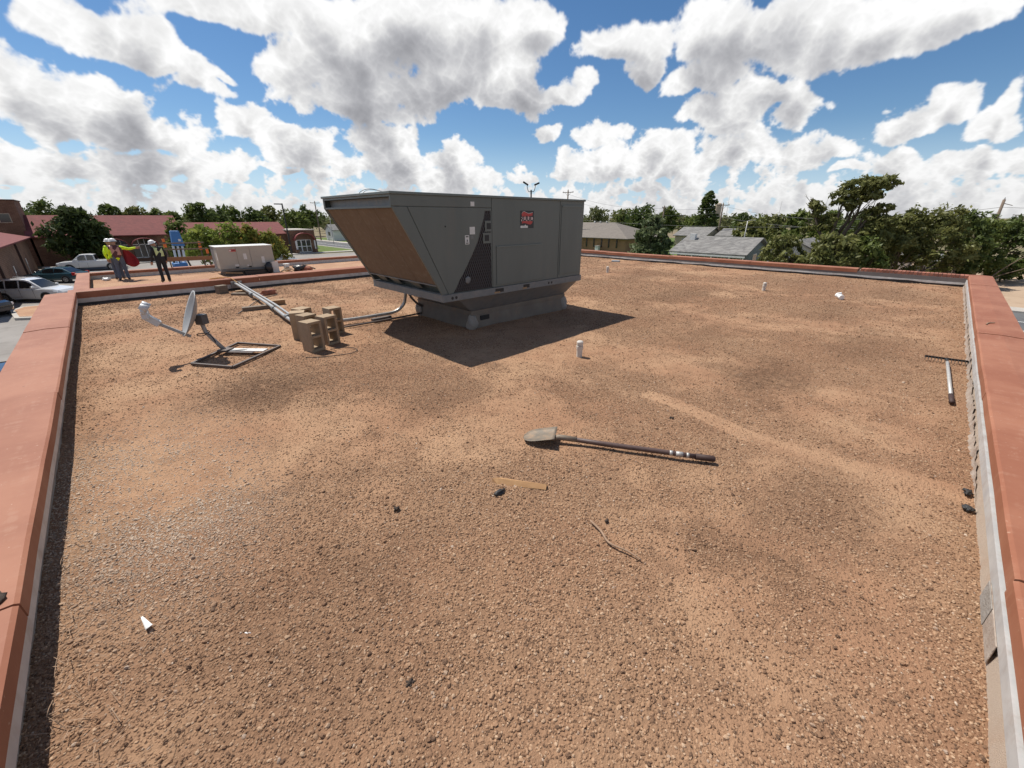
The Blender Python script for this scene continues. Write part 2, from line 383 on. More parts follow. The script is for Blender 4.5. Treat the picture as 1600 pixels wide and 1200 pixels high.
def dirt_material(name, light, dark, red, with_stains=True):
    m = bpy.data.materials.new(name); m.use_nodes = True; t = NT(m.node_tree); b = t.n['Principled BSDF']
    co = t.new('ShaderNodeTexCoord').outputs['Object']; s = t.sep(co)
    flat = t.xyz(t.m('ADD', s[0], XL), t.m('ADD', s[1], YR), 0.0); s = t.sep(flat)
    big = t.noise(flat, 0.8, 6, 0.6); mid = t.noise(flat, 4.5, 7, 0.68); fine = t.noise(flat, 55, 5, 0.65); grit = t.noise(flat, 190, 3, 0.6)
    c = t.mix(t.ss(big, 0.36, 0.64), light, red)
    c = t.mix(t.m('MULTIPLY', t.ss(mid, 0.46, 0.70), 0.5), c, dark)
    if with_stains:
        st_ = t.new('ShaderNodeAttribute', attribute_name='stony').outputs['Fac']
        c = t.mix(t.ss(st_, 0.30, 1.0, 0.0, 0.42), c, tuple(0.85*q for q in dark))
        acc = None
        wob = t.v('MULTIPLY_ADD', t.v('SUBTRACT', t.noise(flat, 2.2, 4, 0.6, 'Color'), (0.5, 0.5, 0.5)), (1.1, 1.1, 0.0), flat)
        for (x, y, rx, ry, a) in STAINS:
            ln = t.v('LENGTH', t.v('MULTIPLY_ADD', wob, (1/rx, 1/ry, 0.0), (-x/rx, -y/ry, 0.0)))
            q = t.ss(ln, 0.1, 1.25, a*0.85, 0.0)
            acc = q if acc is None else t.m('MAXIMUM', acc, q)
        acc = t.m('MULTIPLY', acc, t.ss(t.noise(flat, 14, 6, 0.7), 0.30, 0.62))
        c = t.mix(acc, c, tuple(0.45*q for q in dark))
        # pale swept track by the right parapet
        tr = t.m('MULTIPLY', t.ss(t.m('ABSOLUTE', t.m('SUBTRACT', s[0], t.m('ADD', 3.28, t.m('MULTIPLY', mid, 0.22)))), 0.04, 0.16, 1.0, 0.0), t.ss(s[1], 1.5, 2.0, 1.0, 0.0))
        c = t.mix(t.m('MULTIPLY', tr, 0.32), c, tuple(1.12*q for q in light))
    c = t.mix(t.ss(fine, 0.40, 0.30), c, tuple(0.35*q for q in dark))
    c = t.mix(t.m('MULTIPLY', t.ss(grit, 0.60, 0.72), 0.5), c, tuple(min(1, 1.5*q) for q in light))
    t.l.new(c, b.inputs['Base Color']); b.inputs['Roughness'].default_value = 0.97; b.inputs['Specular IOR Level'].default_value = 0.15
    bp = t.new('ShaderNodeBump'); bp.inputs['Strength'].default_value = 0.9; bp.inputs['Distance'].default_value = 0.012
    cell = t.voro(flat, 75, 'Distance', 1.0)
    h = t.m('ADD', t.m('ADD', t.m('MULTIPLY', fine, 1.0), t.m('MULTIPLY', grit, 0.35)), t.m('MULTIPLY', t.ss(cell, 0.0, 0.55, 1.0, 0.0), 0.55))
    t.l.new(h, bp.inputs['Height']); t.l.new(bp.outputs[0], b.inputs['Normal'])
    M[name] = m; return m
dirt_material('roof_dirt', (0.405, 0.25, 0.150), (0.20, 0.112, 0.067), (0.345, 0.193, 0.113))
dirt_material('roof_dirt_low', (0.44, 0.275, 0.175), (0.32, 0.185, 0.118), (0.38, 0.22, 0.14), False)

bld = thing('flat_roof_building', 'flat-roofed brick building with red metal coping and gravel roof in foreground', 'building', (XL, YR, 0))
BO = (XL, YR, 0)
def grid_deck(name, x0, x1, y0, y1, z, step, fn, m, parent, off):
    nx = int((x1-x0)/step)+1; ny = int((y1-y0)/step)+1
    X, Y = np.meshgrid(np.linspace(x0, x1, nx), np.linspace(y0, y1, ny))
    Zz = z+(fn(X, Y) if fn else 0*X)
    co = np.stack([X-off[0], Y-off[1], Zz-off[2]], -1).reshape(-1, 3)
    i = np.arange((ny-1)*nx).reshape(ny-1, nx)[:, :-1].ravel()
    f = np.stack([i, i+1, i+nx+1, i+nx], 1)
    me = bpy.data.meshes.new(name); me.vertices.add(len(co)); me.vertices.foreach_set('co', co.ravel().astype(np.float32))
    me.loops.add(f.size); me.loops.foreach_set('vertex_index', f.ravel().astype(np.int32))
    me.polygons.add(len(f)); me.polygons.foreach_set('loop_start', np.arange(0, f.size, 4).astype(np.int32)); me.polygons.foreach_set('loop_total', np.full(len(f), 4, np.int32))
    me.polygons.foreach_set('use_smooth', np.ones(len(f), bool)); me.update(); me.validate(); me.materials.append(m)
    o = bpy.data.objects.new(name, me); return link(o, parent)
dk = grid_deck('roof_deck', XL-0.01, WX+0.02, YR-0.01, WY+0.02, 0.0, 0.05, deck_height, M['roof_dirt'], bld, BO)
_co = np.empty(len(dk.data.vertices)*3, np.float32); dk.data.vertices.foreach_get('co', _co); _co = _co.reshape(-1, 3)
dk.data.attributes.new('stony', 'FLOAT', 'POINT').data.foreach_set('value', stony(_co[:, 0]+XL, _co[:, 1]+YR).astype(np.float32))
grid_deck('lower_roof_deck', XL-0.1, 22.0, WY+CWID-0.05, Y2+0.02, Z2, 0.4, None, M['roof_dirt_low'], bld, BO)

# outer walls below the parapets (set in from the coping)
def wall(name, lo, hi, m='tan_brick', p=bld, off=BO):
    return MB(off).box(lo, hi).build(name, M[m], p)
e = 0.03
wall('wall', (XL-CWID+e, YR-CWID+e, GZ), (XL-0.004, WY+CWID-e, ZT-0.13))
wall('wall', (XL, YR-CWID+e, GZ), (WX+CWID-e, YR-0.004, ZT-0.13))
wall('wall', (XL, WY+0.004, GZ), (WX+CWID-e, WY+CWID-e, ZT-0.13))
wall('wall', (WX+0.004, YR, GZ), (WX+CWID-e, WY, ZT-0.13))
wall('wall', (XL-CWID-0.1+e, WY+CWID-e+0.003, GZ), (XL-0.12, Y2+CWID-e, ZT2-0.12))
wall('wall', (XL-0.117, Y2+0.004, GZ), (22.3, Y2+CWID-e, ZT2-0.12))
wall('wall', (22.0, WY+CWID+0.003, GZ), (22.3, Y2, ZT2-0.12))

# parapet linings: granular base sheet at the foot, grey metal strip above it, wavy torn edge between
def lining(name, a, b, z0, z1, axis, inward, m, wav=0.0, thick=0.006, seed=1, step=0.12, lean=0.0):
    """upright sheet along x or y; inward = sign of the face normal; wav roughens its lower edge"""
    r = random.Random(seed); n = max(2, int((b[0]-a)/step)); vs = []; fs = []
    fix = b[1]
    for i in range(n+1):
        t = a+(b[0]-a)*i/n; zz = z0+(r.uniform(-wav, wav) if wav else 0); bulge = r.uniform(0, wav*0.5) if wav else 0
        for z, d in ((zz, thick+lean+bulge), (z1, thick)):
            for dd in (d, 0.0):
                q = fix+inward*dd
                vs.append((t, q, z) if axis == 'x' else (q, t, z))
    for i in range(n):
        k = i*4
        fs += [(k, k+4, k+6, k+2), (k, k+1, k+5, k+4), (k+2, k+6, k+7, k+3)]
    mb = MB(BO); mb.add(vs, fs); return mb.build(name, M[m], bld)
lining('base_flashing', YR, (WY, XL), -0.02, 0.14, 'y', 1, 'cap_sheet', 0.012, 0.004, 2, lean=0.006)
lining('metal_flashing', YR, (WY, XL+0.03), 0.105, 0.19, 'y', 1, 'flashing', 0.006, 0.014, 3, 0.6)
lining('base_flashing', XL, (WX, YR), -0.02, 0.13, 'x', 1, 'cap_sheet', 0.012, 0.004, 4, lean=0.02)
lining('metal_flashing', XL, (WX, YR), 0.105, 0.17, 'x', 1, 'flashing', 0.008, 0.024, 5, 0.5)
lining('base_flashing', XL, (WX, WY), -0.02, 0.09, 'x', -1, 'tar', 0.02, 0.004, 6, lean=0.01)
lining('metal_flashing', XL, (WX, WY), 0.05, 0.135, 'x', -1, 'flashing', 0.006, 0.016, 7, 0.6)
lining('base_flashing', YR, (WY, WX), -0.02, 0.07, 'y', -1, 'tar', 0.02, 0.004, 8, lean=0.01)
lining('metal_flashing', YR, (WY, WX), 0.055, 0.095, 'y', -1, 'flashing', 0.014, 0.035, 9, 0.35)
lining('base_flashing', YR, (WY, WX), 0.08, 0.20, 'y', -1, 'curb_dark', 0.006, 0.012, 19, 0.5)
lining('base_flashing', XL-0.1, (22, Y2), Z2-0.02, ZT2-0.1, 'x', -1, 'flashing', 0.02, 0.004, 10)
lining('base_flashing', WY+CWID, (Y2, XL-0.12), Z2-0.02, ZT2-0.1, 'y', 1, 'tar', 0.02, 0.004, 11)
# dried mastic smeared along the foot of the right parapet
mb = MB(BO); r_ = random.Random(5)
n = 420; ring = []; hh = 0.07; w_ = 0.03
for i in range(n+1):
    x = 3.3+(WX-3.4)*i/n; hh = 0.6*hh+0.4*r_.uniform(0.01, 0.13); w_ = 0.55*w_+0.45*r_.uniform(-0.004, 0.040)
    tp_ = min(1.0, i/25); ring.append([(x, YR+0.02+w_*tp_, -0.004), (x, YR+0.02+w_*tp_*0.55, hh*0.5*tp_), (x, YR+0.0275, hh*tp_)])
for i in range(n):
    for k in range(2): mb.quad(ring[i][k], ring[i+1][k], ring[i+1][k+1], ring[i][k+1])
mb.build('mastic_fillet', M['mastic'], bld, smooth=True)

# coping: separate folded metal lengths, lapped at the joints
def coping(axis, a, b, inner, outer_w, z, inward, faceh=0.085, drop=0.0):
    """one length of coping running a..b; inner = coordinate of the inner lip"""
    w = outer_w
    prof = [(0.012, -faceh), (0.016, -faceh+0.004), (0.014, -0.004), (0.0, 0.004), (-w*0.5, 0.012), (-w, 0.0), (-w-0.012, -0.10), (-w+0.0, -0.10), (-w*0.5, -0.02), (0.0, -0.03)]
    vs = []; n = len(prof); r = random.Random(int(a*97+inner*31)); tw = r.uniform(-0.004, 0.004)
    segs = 6; fs = []
    for i in range(segs+1):
        t = a+(b-a)*i/segs; wob = r.uniform(-0.0025, 0.0025)
        for (d, h) in prof:
            q = inner+inward*(d)+wob; vs.append(((t, q, z+h+tw-drop*i/segs) if axis == 'x' else (q, t, z+h+tw-drop*i/segs)))
    for i in range(segs):
        for k in range(n): fs.append((i*n+k, i*n+(k+1) % n, (i+1)*n+(k+1) % n, (i+1)*n+k))
    fs += [tuple(range(n)), tuple(segs*n+k for k in range(n))[::-1]]
    mb = MB(BO); mb.add(vs, fs); return mb.build('coping_section', M['coping_red'], bld)
g_ = 0.004
def run(axis, cuts, inner, w, z, inward, faceh=0.075):
    for i in range(len(cuts)-1): coping(axis, cuts[i]+g_, cuts[i+1]-g_, inner, w, z+(0.006 if i % 2 else 0.0), inward, faceh)
run('y', [YR-CWID, 2.08, 4.87, 7.87, 10.6, WY-0.02], XL+0.043, CWID, ZT, 1)
run('x', [XL+0.03, 2.29, 5.0, 7.66, 10.46, 13.3, WX+CWID], YR, CWID, ZT, 1)
run('x', [XL-0.06, 2.6, 5.6, 8.6, 11.6, WX+0.06], WY, CWID, ZT+0.003, -1, 0.13)
run('y', [1.60, 4.4, 7.2, 10.0, WY-0.02], WX, CWID, ZT, -1, 0.10)
run('y', [WY+CWID+0.02, 15.0, 18.0, 21.0, 24.0, Y2-0.02], XL-0.06, CWID, ZT2, 1)
run('x', [XL-0.12-CWID, 3.0, 6.0, 9.0, 12.0, 15.0, 18.0, 22.3], Y2, CWID, ZT2+0.003, -1, 0.12)
# bare rowlock course where the coping is missing at the far right
MB(BO).box((WX+0.004, YR, ZT-0.14), (WX+0.36, 1.585, ZT-0.075)).build('mortar_bed', M['mortar'], bld)
bmesh_brick = MB().box((-0.15, -0.034, -0.045), (0.15, 0.034, 0.045)).mesh('brick'); bmesh_brick.materials.append(M['brick_red'])
k = 0; y = YR+0.045
while y < 1.56:
    o = bpy.data.objects.new('brick', bmesh_brick); link(o, bld)
    o.location = (WX+0.17+random.uniform(-.004, .004)-XL, y-YR, ZT-0.030+random.uniform(-.003, .003)); o.rotation_euler = (random.uniform(-.02, .02), random.uniform(-.015, .015), random.uniform(-.02, .02))
    y += 0.078
y = YR+0.04
MB(BO).box((WX+0.03, YR, ZT-0.0745), (WX+0.31, 1.56, ZT-0.012)).build('mortar_joints', M['mortar'], bld)

# ================================================================ loose gravel: nobody could count it, one object
def stone_material():
    m = bpy.data.materials.new('gravel_stone'); m.use_nodes = True; t = NT(m.node_tree); b = t.n['Principled BSDF']
    oi = t.new('ShaderNodeObjectInfo').outputs['Random']
    cr = t.new('ShaderNodeValToRGB'); e = cr.color_ramp; e.interpolation = 'LINEAR'
    stops = [(0.0, (0.05, 0.033, 0.025)), (0.20, (0.165, 0.095, 0.058)), (0.40, (0.285, 0.168, 0.100)), (0.66, (0.36, 0.222, 0.134)), (0.84, (0.415, 0.272, 0.172)), (0.97, (0.49, 0.355, 0.24)), (0.988, (0.28, 0.21, 0.165)), (1.0, (0.58, 0.48, 0.38))]
    while len(e.elements) < len(stops): e.elements.new(0.5)
    for el_, (p_, c_) in zip(e.elements, stops): el_.position = p_; el_.color = (*c_, 1)
    t.l.new(oi, cr.inputs[0])
    co = t.new('ShaderNodeTexCoord').outputs['Object']
    c = t.mix(t.m('MULTIPLY', t.ss(t.noise(co, 2.2, 4, 0.6), 0.40, 0.62), 0.55), cr.outputs[0], (0.31, 0.18, 0.105))
    lo = t.new('ShaderNodeObjectInfo').outputs['Location']; d_ = t.v('LENGTH', t.v('MULTIPLY_ADD', lo, (1/0.75, 1/1.5, 0.0), (0.15/0.75, -3.3/1.5, 0.0)))
    c = t.mix(t.ss(d_, 0.30, 1.15, 0.72, 0.0), c, (0.56, 0.46, 0.36))      # cleaner, paler stone by the left parapet
    acc = None; lw = t.v('MULTIPLY_ADD', t.v('SUBTRACT', t.noise(lo, 2.2, 3, 0.6, 'Color'), (0.5, 0.5, 0.5)), (1.1, 1.1, 0.0), lo)
    for (x, y, rx, ry, a) in STAINS:                             # stones caked with the same dark damp dirt as the ground there
        q = t.ss(t.v('LENGTH', t.v('MULTIPLY_ADD', lw, (1/rx, 1/ry, 0.0), (-x/rx, -y/ry, 0.0))), 0.3, 1.15, a, 0.0)
        acc = q if acc is None else t.m('MAXIMUM', acc, q)
    c = t.mix(t.m('MULTIPLY', acc, 0.36), c, (0.125, 0.070, 0.044))
    t.l.new(c, b.inputs['Base Color']); b.inputs['Roughness'].default_value = 0.95; b.inputs['Specular IOR Level'].default_value = 0.2
    M['gravel_stone'] = m; return m
stone_material()

def make_gravel():
    P = []; S = []
    for (r0, r1, dens, smul) in ((0.6, 2.6, 21000, 1.0), (2.6, 4.5, 14500, 1.0), (4.5, 7.5, 7000, 1.12), (7.5, 12.5, 2600, 1.5), (12.5, 20.0, 700, 2.0)):
        n = int(dens*math.pi/2*1.35*(r1*r1-r0*r0)/2)
        a = rng.uniform(-0.95, math.pi/2+0.95, n*2)[:n]; rr = np.sqrt(rng.uniform(r0*r0, r1*r1, n))
        x = rr*np.cos(a); y = rr*np.sin(a)
        k = (x > XL+0.01) & (x < WX-0.01) & (y > YR+0.01) & (y < WY-0.01)
        x, y = x[k], y[k]
        pr = stony(x, y)
        k = rng.random(len(x)) < pr
        x, y = x[k], y[k]
        s = np.clip(rng.lognormal(math.log(0.0071), 0.33, len(x)), 0.004, 0.022)*smul/2
        P.append(np.stack([x, y], 1)); S.append(s)
    P = np.concatenate(P); S = np.concatenate(S); n = len(P)
    z = deck_height(P[:, 0], P[:, 1])+S*rng.uniform(-0.25, 0.50, n)
    me = bpy.data.meshes.new('gravel'); me.vertices.add(n)
    me.vertices.foreach_set('co', np.column_stack([P, z]).astype(np.float32).ravel())
    sc = np.column_stack([S*rng.uniform(0.8, 1.45, n), S*rng.uniform(0.75, 1.1, n), S*rng.uniform(0.5, 0.95, n)]).astype(np.float32)
    ro = np.column_stack([rng.normal(0, 0.35, n), rng.normal(0, 0.35, n), rng.uniform(0, 6.283, n)]).astype(np.float32)
    at = me.attributes.new('stone_size', 'FLOAT_VECTOR', 'POINT'); at.data.foreach_set('vector', sc.ravel())
    at = me.attributes.new('stone_turn', 'FLOAT_VECTOR', 'POINT'); at.data.foreach_set('vector', ro.ravel())
    at = me.attributes.new('stone_kind', 'INT', 'POINT'); at.data.foreach_set('value', rng.integers(0, 6, n).astype(np.int32))
    me.materials.append(M['gravel_stone'])
    o = link(bpy.data.objects.new('gravel', me)); tag(o, 'brown pea gravel scattered over the dusty flat roof', 'gravel', kind='stuff')
    ng = bpy.data.node_groups.new('scatter_gravel', 'GeometryNodeTree')
    ng.interface.new_socket('Geometry', in_out='INPUT', socket_type='NodeSocketGeometry'); ng.interface.new_socket('Geometry', in_out='OUTPUT', socket_type='NodeSocketGeometry')
    N = ng.nodes; L = ng.links
    gi = N.new('NodeGroupInput'); go = N.new('NodeGroupOutput'); join = N.new('GeometryNodeJoinGeometry')
    for k in range(6):
        ico = N.new('GeometryNodeMeshIcoSphere'); ico.inputs['Radius'].default_value = 1.0; ico.inputs['Subdivisions'].default_value = 2
        sp = N.new('GeometryNodeSetPosition'); nz = N.new('ShaderNodeTexNoise'); nz.noise_dimensions = '4D'
        nz.inputs['W'].default_value = k*3.7+0.5; nz.inputs['Scale'].default_value = 1.1; nz.inputs['Detail'].default_value = 2.0
        sb = N.new('ShaderNodeVectorMath'); sb.operation = 'SUBTRACT'; sb.inputs[1].default_value = (0.5, 0.5, 0.5)
        ml = N.new('ShaderNodeVectorMath'); ml.operation = 'SCALE'; ml.inputs['Scale'].default_value = 1.5
        L.new(nz.outputs['Color'], sb.inputs[0]); L.new(sb.outputs[0], ml.inputs[0]); L.new(ml.outputs[0], sp.inputs['Offset'])
        L.new(ico.outputs['Mesh'], sp.inputs['Geometry'])
        sm = N.new('GeometryNodeSetMaterial'); sm.inputs['Material'].default_value = M['gravel_stone']; L.new(sp.outputs[0], sm.inputs[0])
        ti = N.new('GeometryNodeGeometryToInstance'); L.new(sm.outputs[0], ti.inputs[0]); L.new(ti.outputs[0], join.inputs[0])
    iop = N.new('GeometryNodeInstanceOnPoints'); iop.inputs['Pick Instance'].default_value = True
    def attr(nm, dt):
        nd = N.new('GeometryNodeInputNamedAttribute'); nd.data_type = dt; nd.inputs['Name'].default_value = nm; return nd.outputs['Attribute']
    L.new(gi.outputs[0], iop.inputs['Points']); L.new(join.outputs[0], iop.inputs['Instance'])
    L.new(attr('stone_kind', 'INT'), iop.inputs['Instance Index']); L.new(attr('stone_turn', 'FLOAT_VECTOR'), iop.inputs['Rotation']); L.new(attr('stone_size', 'FLOAT_VECTOR'), iop.inputs['Scale'])
    L.new(iop.outputs[0], go.inputs[0])
    md = o.modifiers.new('scatter', 'NODES'); md.node_group = ng
    print('gravel stones', n)
make_gravel()

# ================================================================ things on the roof
mat('unit_paint', (0.105, 0.118, 0.107), 0.5, col2=(0.132, 0.146, 0.133), ns=1.6, var=0.9, bump=0.03, bs=6, dirt=(0.17, 0.15, 0.125), dirt_amt=0.4, dirt_scale=2.2, stretch=(2.5, 2.5, 0.45))
mat('unit_trim', (0.115, 0.14, 0.13), 0.45, col2=(0.145, 0.165, 0.155), ns=5, var=0.6)
mat('galv', (0.135, 0.14, 0.14), 0.55, 0.15, col2=(0.19, 0.195, 0.195), ns=16, var=0.9, dirt=(0.28, 0.24, 0.21), dirt_amt=0.5, dirt_scale=7)
mat('galv_dull', (0.18, 0.182, 0.185), 0.55, 0.3, col2=(0.25, 0.25, 0.25), ns=10, var=0.8, dirt=(0.30, 0.22, 0.16), dirt_amt=0.6, dirt_scale=5)
mat('filter_pad', (0.14, 0.094, 0.06), 0.95, col2=(0.18, 0.125, 0.082), ns=3, var=0.8, bump=0.5, bs=90, stretch=(1, 1, 1), dirt=(0.26, 0.21, 0.16), dirt_amt=0.5, dirt_scale=16)
mat('stucco', (0.36, 0.33, 0.30), 0.95, col2=(0.26, 0.23, 0.20), ns=8, var=0.9, bump=0.9, bs=55)
mat('curb_metal', (0.21, 0.18, 0.148), 0.75, 0.05, col2=(0.15, 0.122, 0.098), ns=4, var=0.8, dirt=(0.28, 0.18, 0.12), dirt_amt=0.5, dirt_scale=6)
mat('black', (0.012, 0.012, 0.013), 0.5)
mat('coil_dark', (0.008, 0.007, 0.008), 0.7, col2=(0.025, 0.015, 0.015), ns=4, var=0.8)
mat('guard_wire', (0.10, 0.10, 0.105), 0.5)
mat('label_white', (0.72, 0.72, 0.70), 0.6, col2=(0.62, 0.61, 0.58), ns=20)
mat('label_ink', (0.03, 0.03, 0.035), 0.6)
mat('badge_black', (0.02, 0.021, 0.024), 0.45)
mat('badge_pale', (0.62, 0.46, 0.44), 0.5)
mat('badge_red', (0.46, 0.055, 0.05), 0.5)
mat('steel_pipe', (0.50, 0.49, 0.47), 0.4, 0.55, col2=(0.36, 0.35, 0.33), ns=12, var=0.9, dirt=(0.33, 0.24, 0.17), dirt_amt=0.5, dirt_scale=10)
mat('pvc', (0.66, 0.62, 0.56), 0.5, col2=(0.52, 0.47, 0.41), ns=14, var=0.8)
mat('pvc_white', (0.82, 0.82, 0.80), 0.4)
mat('cinder', (0.42, 0.31, 0.205), 0.95, col2=(0.33, 0.24, 0.155), ns=14, var=0.9, bump=0.7, bs=150, rnd=0.12)
mat('wood_old', (0.25, 0.20, 0.15), 0.9, col2=(0.15, 0.115, 0.085), ns=8, var=0.9, stretch=(1, 6, 6), bump=0.3, bs=40)
mat('wood_pale', (0.40, 0.255, 0.14), 0.85, col2=(0.31, 0.19, 0.10), ns=9, var=0.9, bump=0.2, bs=60)
mat('dish_grey', (0.27, 0.275, 0.28), 0.5, col2=(0.31, 0.31, 0.31), ns=5, var=0.6)
mat('dish_back', (0.10, 0.10, 0.105), 0.55)
mat('lnb_grey', (0.52, 0.53, 0.54), 0.45)
mat('dark_steel', (0.075, 0.068, 0.063), 0.6, 0.2, col2=(0.13, 0.10, 0.085), ns=18, var=0.9)
mat('cable', (0.015, 0.015, 0.015), 0.5)
mat('orange_cord', (0.55, 0.27, 0.06), 0.6)

def bez(pts, n=8):
    """Catmull-Rom through the points"""
    P = [Vector(p) for p in pts]; P = [P[0]*2-P[1]]+P+[P[-1]*2-P[-2]]; out = []
    for i in range(1, len(P)-2):
        for k in range(n):
            t = k/n; a, b, c, d = P[i-1:i+3]
            out.append(0.5*((2*b)+(c-a)*t+(2*a-5*b+4*c-d)*t*t+(3*b-a-3*c+d)*t**3))
    out.append(P[-2]); return out

# ---------------------------------------------------------------- the big rooftop unit
UX0, UX1, UHX, UY0, UY1, UZ0, UZ1 = 3.14, 6.15, 2.50, 4.55, 6.53, 0.54, 1.885
UO = (4.9, 5.5, 0.0)
unit = thing('rooftop_hvac_unit', 'big grey-green rooftop air unit with slanted brown intake hood', 'air conditioner', UO)
def U(): return MB(UO)
zr = 0.64; zl = 1.725                                          # top of base rail, underside of the top band
# cabinet core, a touch inside the skin panels
U().prism([(UHX+0.10, UZ1-0.01), (UX1-0.012, UZ1-0.01), (UX1-0.012, zr), (UX0+0.10, zr), (UHX+0.10, zl)], UY0+0.014, UY1-0.014).build('cabinet', M['unit_paint'], unit)
# skin panels on the near side: top band, hood cheek, compartment, control corner
def panel(name, poly, y=UY0, d=0.012, m='unit_paint', bev=0.003): return U().prism(poly, y, y+d).build(name, M[m], unit, bevel=bev)
panel('top_band', [(UHX, UZ1-0.03), (4.022, UZ1-0.03), (4.022, zl+0.006), (UHX, zl+0.006)])
panel('hood_edge_flange', [(UHX, zl), (2.70, zl), (3.215, zr+0.004), (UX0-0.02, zr+0.004)])
# cheek with the sloping cut-out of the coil guard
cut = [(3.905, 1.69), (3.88, 1.60), (3.83, 1.48), (3.76, 1.30), (3.68, 1.17), (3.62, 1.08), (3.55, 0.98), (3.47, 0.87), (3.41, 0.80), (3.35, 0.70), (3.31, zr+0.02)]
ch = [(2.708, zl), (4.022, zl), (4.022, 1.69)]+cut+[(3.31, zr+0.004), (3.222, zr+0.004)]
cheek = panel('hood_cheek', ch)
U().prism([(4.006, zr+0.02), (4.022, zr+0.02), (4.022, 1.69), (4.006, 1.69)], UY0, UY0+0.012).build('guard_frame', M['unit_paint'], unit)
U().prism([(3.29, zr+0.01), (4.012, zr+0.01), (4.012, 1.695), (3.89, 1.695)], UY0+0.0095, UY0+0.0138).build('coil', M['coil_dark'], unit)
# expanded-metal guard in front of the coil
def cut_x(z):
    pts = sorted(((q[1], q[0]) for q in cut)); zz = [p[0] for p in pts]; xx = [p[1] for p in pts]
    return float(np.interp(z, zz, xx))
gd = U(); sp = 0.036
for sgn in (1, -1):
    k0 = -80
    for k in range(-80, 160):
        seg = []
        for i in range(0, 120):
            z = zr+0.02+i*0.009
            if z > 1.688: break
            x = 3.2+k*sp+sgn*(z-zr)*0.42
            if cut_x(z) < x < 4.006: seg.append((x, z))
            else:
                if len(seg) > 1: gd.beam((seg[0][0], UY0+0.0025+0.0012*sgn, seg[0][1]), (seg[-1][0], UY0+0.0025+0.0012*sgn, seg[-1][1]), 0.0038, 0.003, (0, 1, 0))
                seg = []
        if len(seg) > 1: gd.beam((seg[0][0], UY0+0.0025+0.0012*sgn, seg[0][1]), (seg[-1][0], UY0+0.0025+0.0012*sgn, seg[-1][1]), 0.0038, 0.003, (0, 1, 0))
gd.build('coil_guard', M['guard_wire'], unit)
panel('compressor_panel', [(4.030, zr+0.004), (5.505, zr+0.004), (5.505, UZ1-0.03), (4.030, UZ1-0.03)])
panel('access_panel', [(4.10, zr+0.03), (5.10, zr+0.03), (5.10, 1.215), (4.10, 1.215)], UY0-0.010, 0.0098, bev=0.006)
panel('corner_panel', [(5.513, zr+0.004), (UX1, zr+0.004), (UX1, UZ1-0.03), (5.513, UZ1-0.03)])
panel('control_door', [(5.545, zr+0.06), (6.105, zr+0.06), (6.105, 1.80), (5.545, 1.80)], UY0-0.008, 0.0078, bev=0.004)
U().box((5.56, UY0-0.016, 1.765), (6.09, UY0-0.0082, 1.785)).build('door_lip', M['unit_trim'], unit)
U().box((4.10, UY0-0.017, 1.205), (5.08, UY0-0.0102, 1.222)).build('panel_lip', M['unit_trim'], unit)
# end and back
U().box((UX1-0.012, UY0+0.013, zr+0.004), (UX1, UY1, UZ1-0.03)).build('end_panel', M['unit_paint'], unit)
U().prism([(UHX, UZ1-0.03), (UX1-0.014, UZ1-0.03), (UX1-0.014, zr+0.004), (UX0-0.02, zr+0.004), (UHX, zl)], UY1-0.0125, UY1).build('back_panel', M['unit_paint'], unit)
# top pan
tp = U(); tp.box((UHX-0.018, UY0-0.018, UZ1-0.03), (UX1+0.018, UY1+0.018, UZ1)); tp.build('top_pan', M['unit_trim'], unit, bevel=0.005)
for fx, fy, fr in ((3.55, 5.55, 0.46), (4.75, 5.55, 0.42)):
    ring = U(); ring.lathe((fx, fy, UZ1), [(fr+0.05, 0.0), (fr+0.02, 0.028), (fr, 0.028), (fr, 0.002)], 36, cap=False); f_ = ring.build('fan_ring', M['unit_trim'], unit, smooth=True)
    gr = U()
    for r in (0.12, 0.22, 0.32, 0.40):
        gr.tube([(fx+r*math.cos(a*math.pi/16), fy+r*math.sin(a*math.pi/16), UZ1+0.03+0.012*(1-r/0.45)) for a in range(33)], 0.003, 5)
    for a in range(8): gr.tube([(fx, fy, UZ1+0.042), (fx+fr*math.cos(a*math.pi/4), fy+fr*math.sin(a*math.pi/4), UZ1+0.028)], 0.003, 5)
    g2 = gr.build('fan_guard', M['dark_steel'], unit)
wl = U()
wl.tube(bez([(2.75, 5.9, UZ1), (2.72, 5.75, UZ1+0.04), (2.7, 5.55, UZ1+0.062), (2.68, 5.3, UZ1+0.055), (2.68, 5.02, UZ1+0.012)], 5), 0.004, 5)
wl.tube(bez([(2.85, 6.0, UZ1), (2.80, 5.85, UZ1+0.03), (2.76, 5.6, UZ1+0.06), (2.78, 5.35, UZ1+0.045), (2.85, 5.15, UZ1+0.002)], 5), 0.003, 5)
wl.build('loose_wire', M['guard_wire'], unit)
# intake hood: cheeks at both ends, lip, pad, slots
hl = U()
hl.box((UHX, UY0+0.0125, UZ1-0.055), (UHX+0.012, UY1-0.0135, UZ1-0.031)); hl.box((UHX+0.005, UY0+0.0125, zl-0.012), (UHX+0.05, UY1-0.0135, zl+0.008))
hl.box((UHX+0.001, UY0+0.0125, zl+0.0085), (UHX+0.011, UY0+0.035, UZ1-0.0555))
hl.box((UHX+0.001, UY1-0.05, zl+0.0085), (UHX+0.011, UY1-0.0135, UZ1-0.0555)); hl.build('hood_lip', M['unit_trim'], unit)
U().box((UHX+0.085, UY0+0.036, zl+0.009), (UHX+0.097, UY1-0.052, UZ1-0.056)).build('hood_channel', M['galv_dull'], unit)
U().box((UHX+0.0125, UY0+0.036, zl+0.0085), (UHX+0.084, UY1-0.052, zl+0.012)).build('hood_sill', M['galv_dull'], unit)
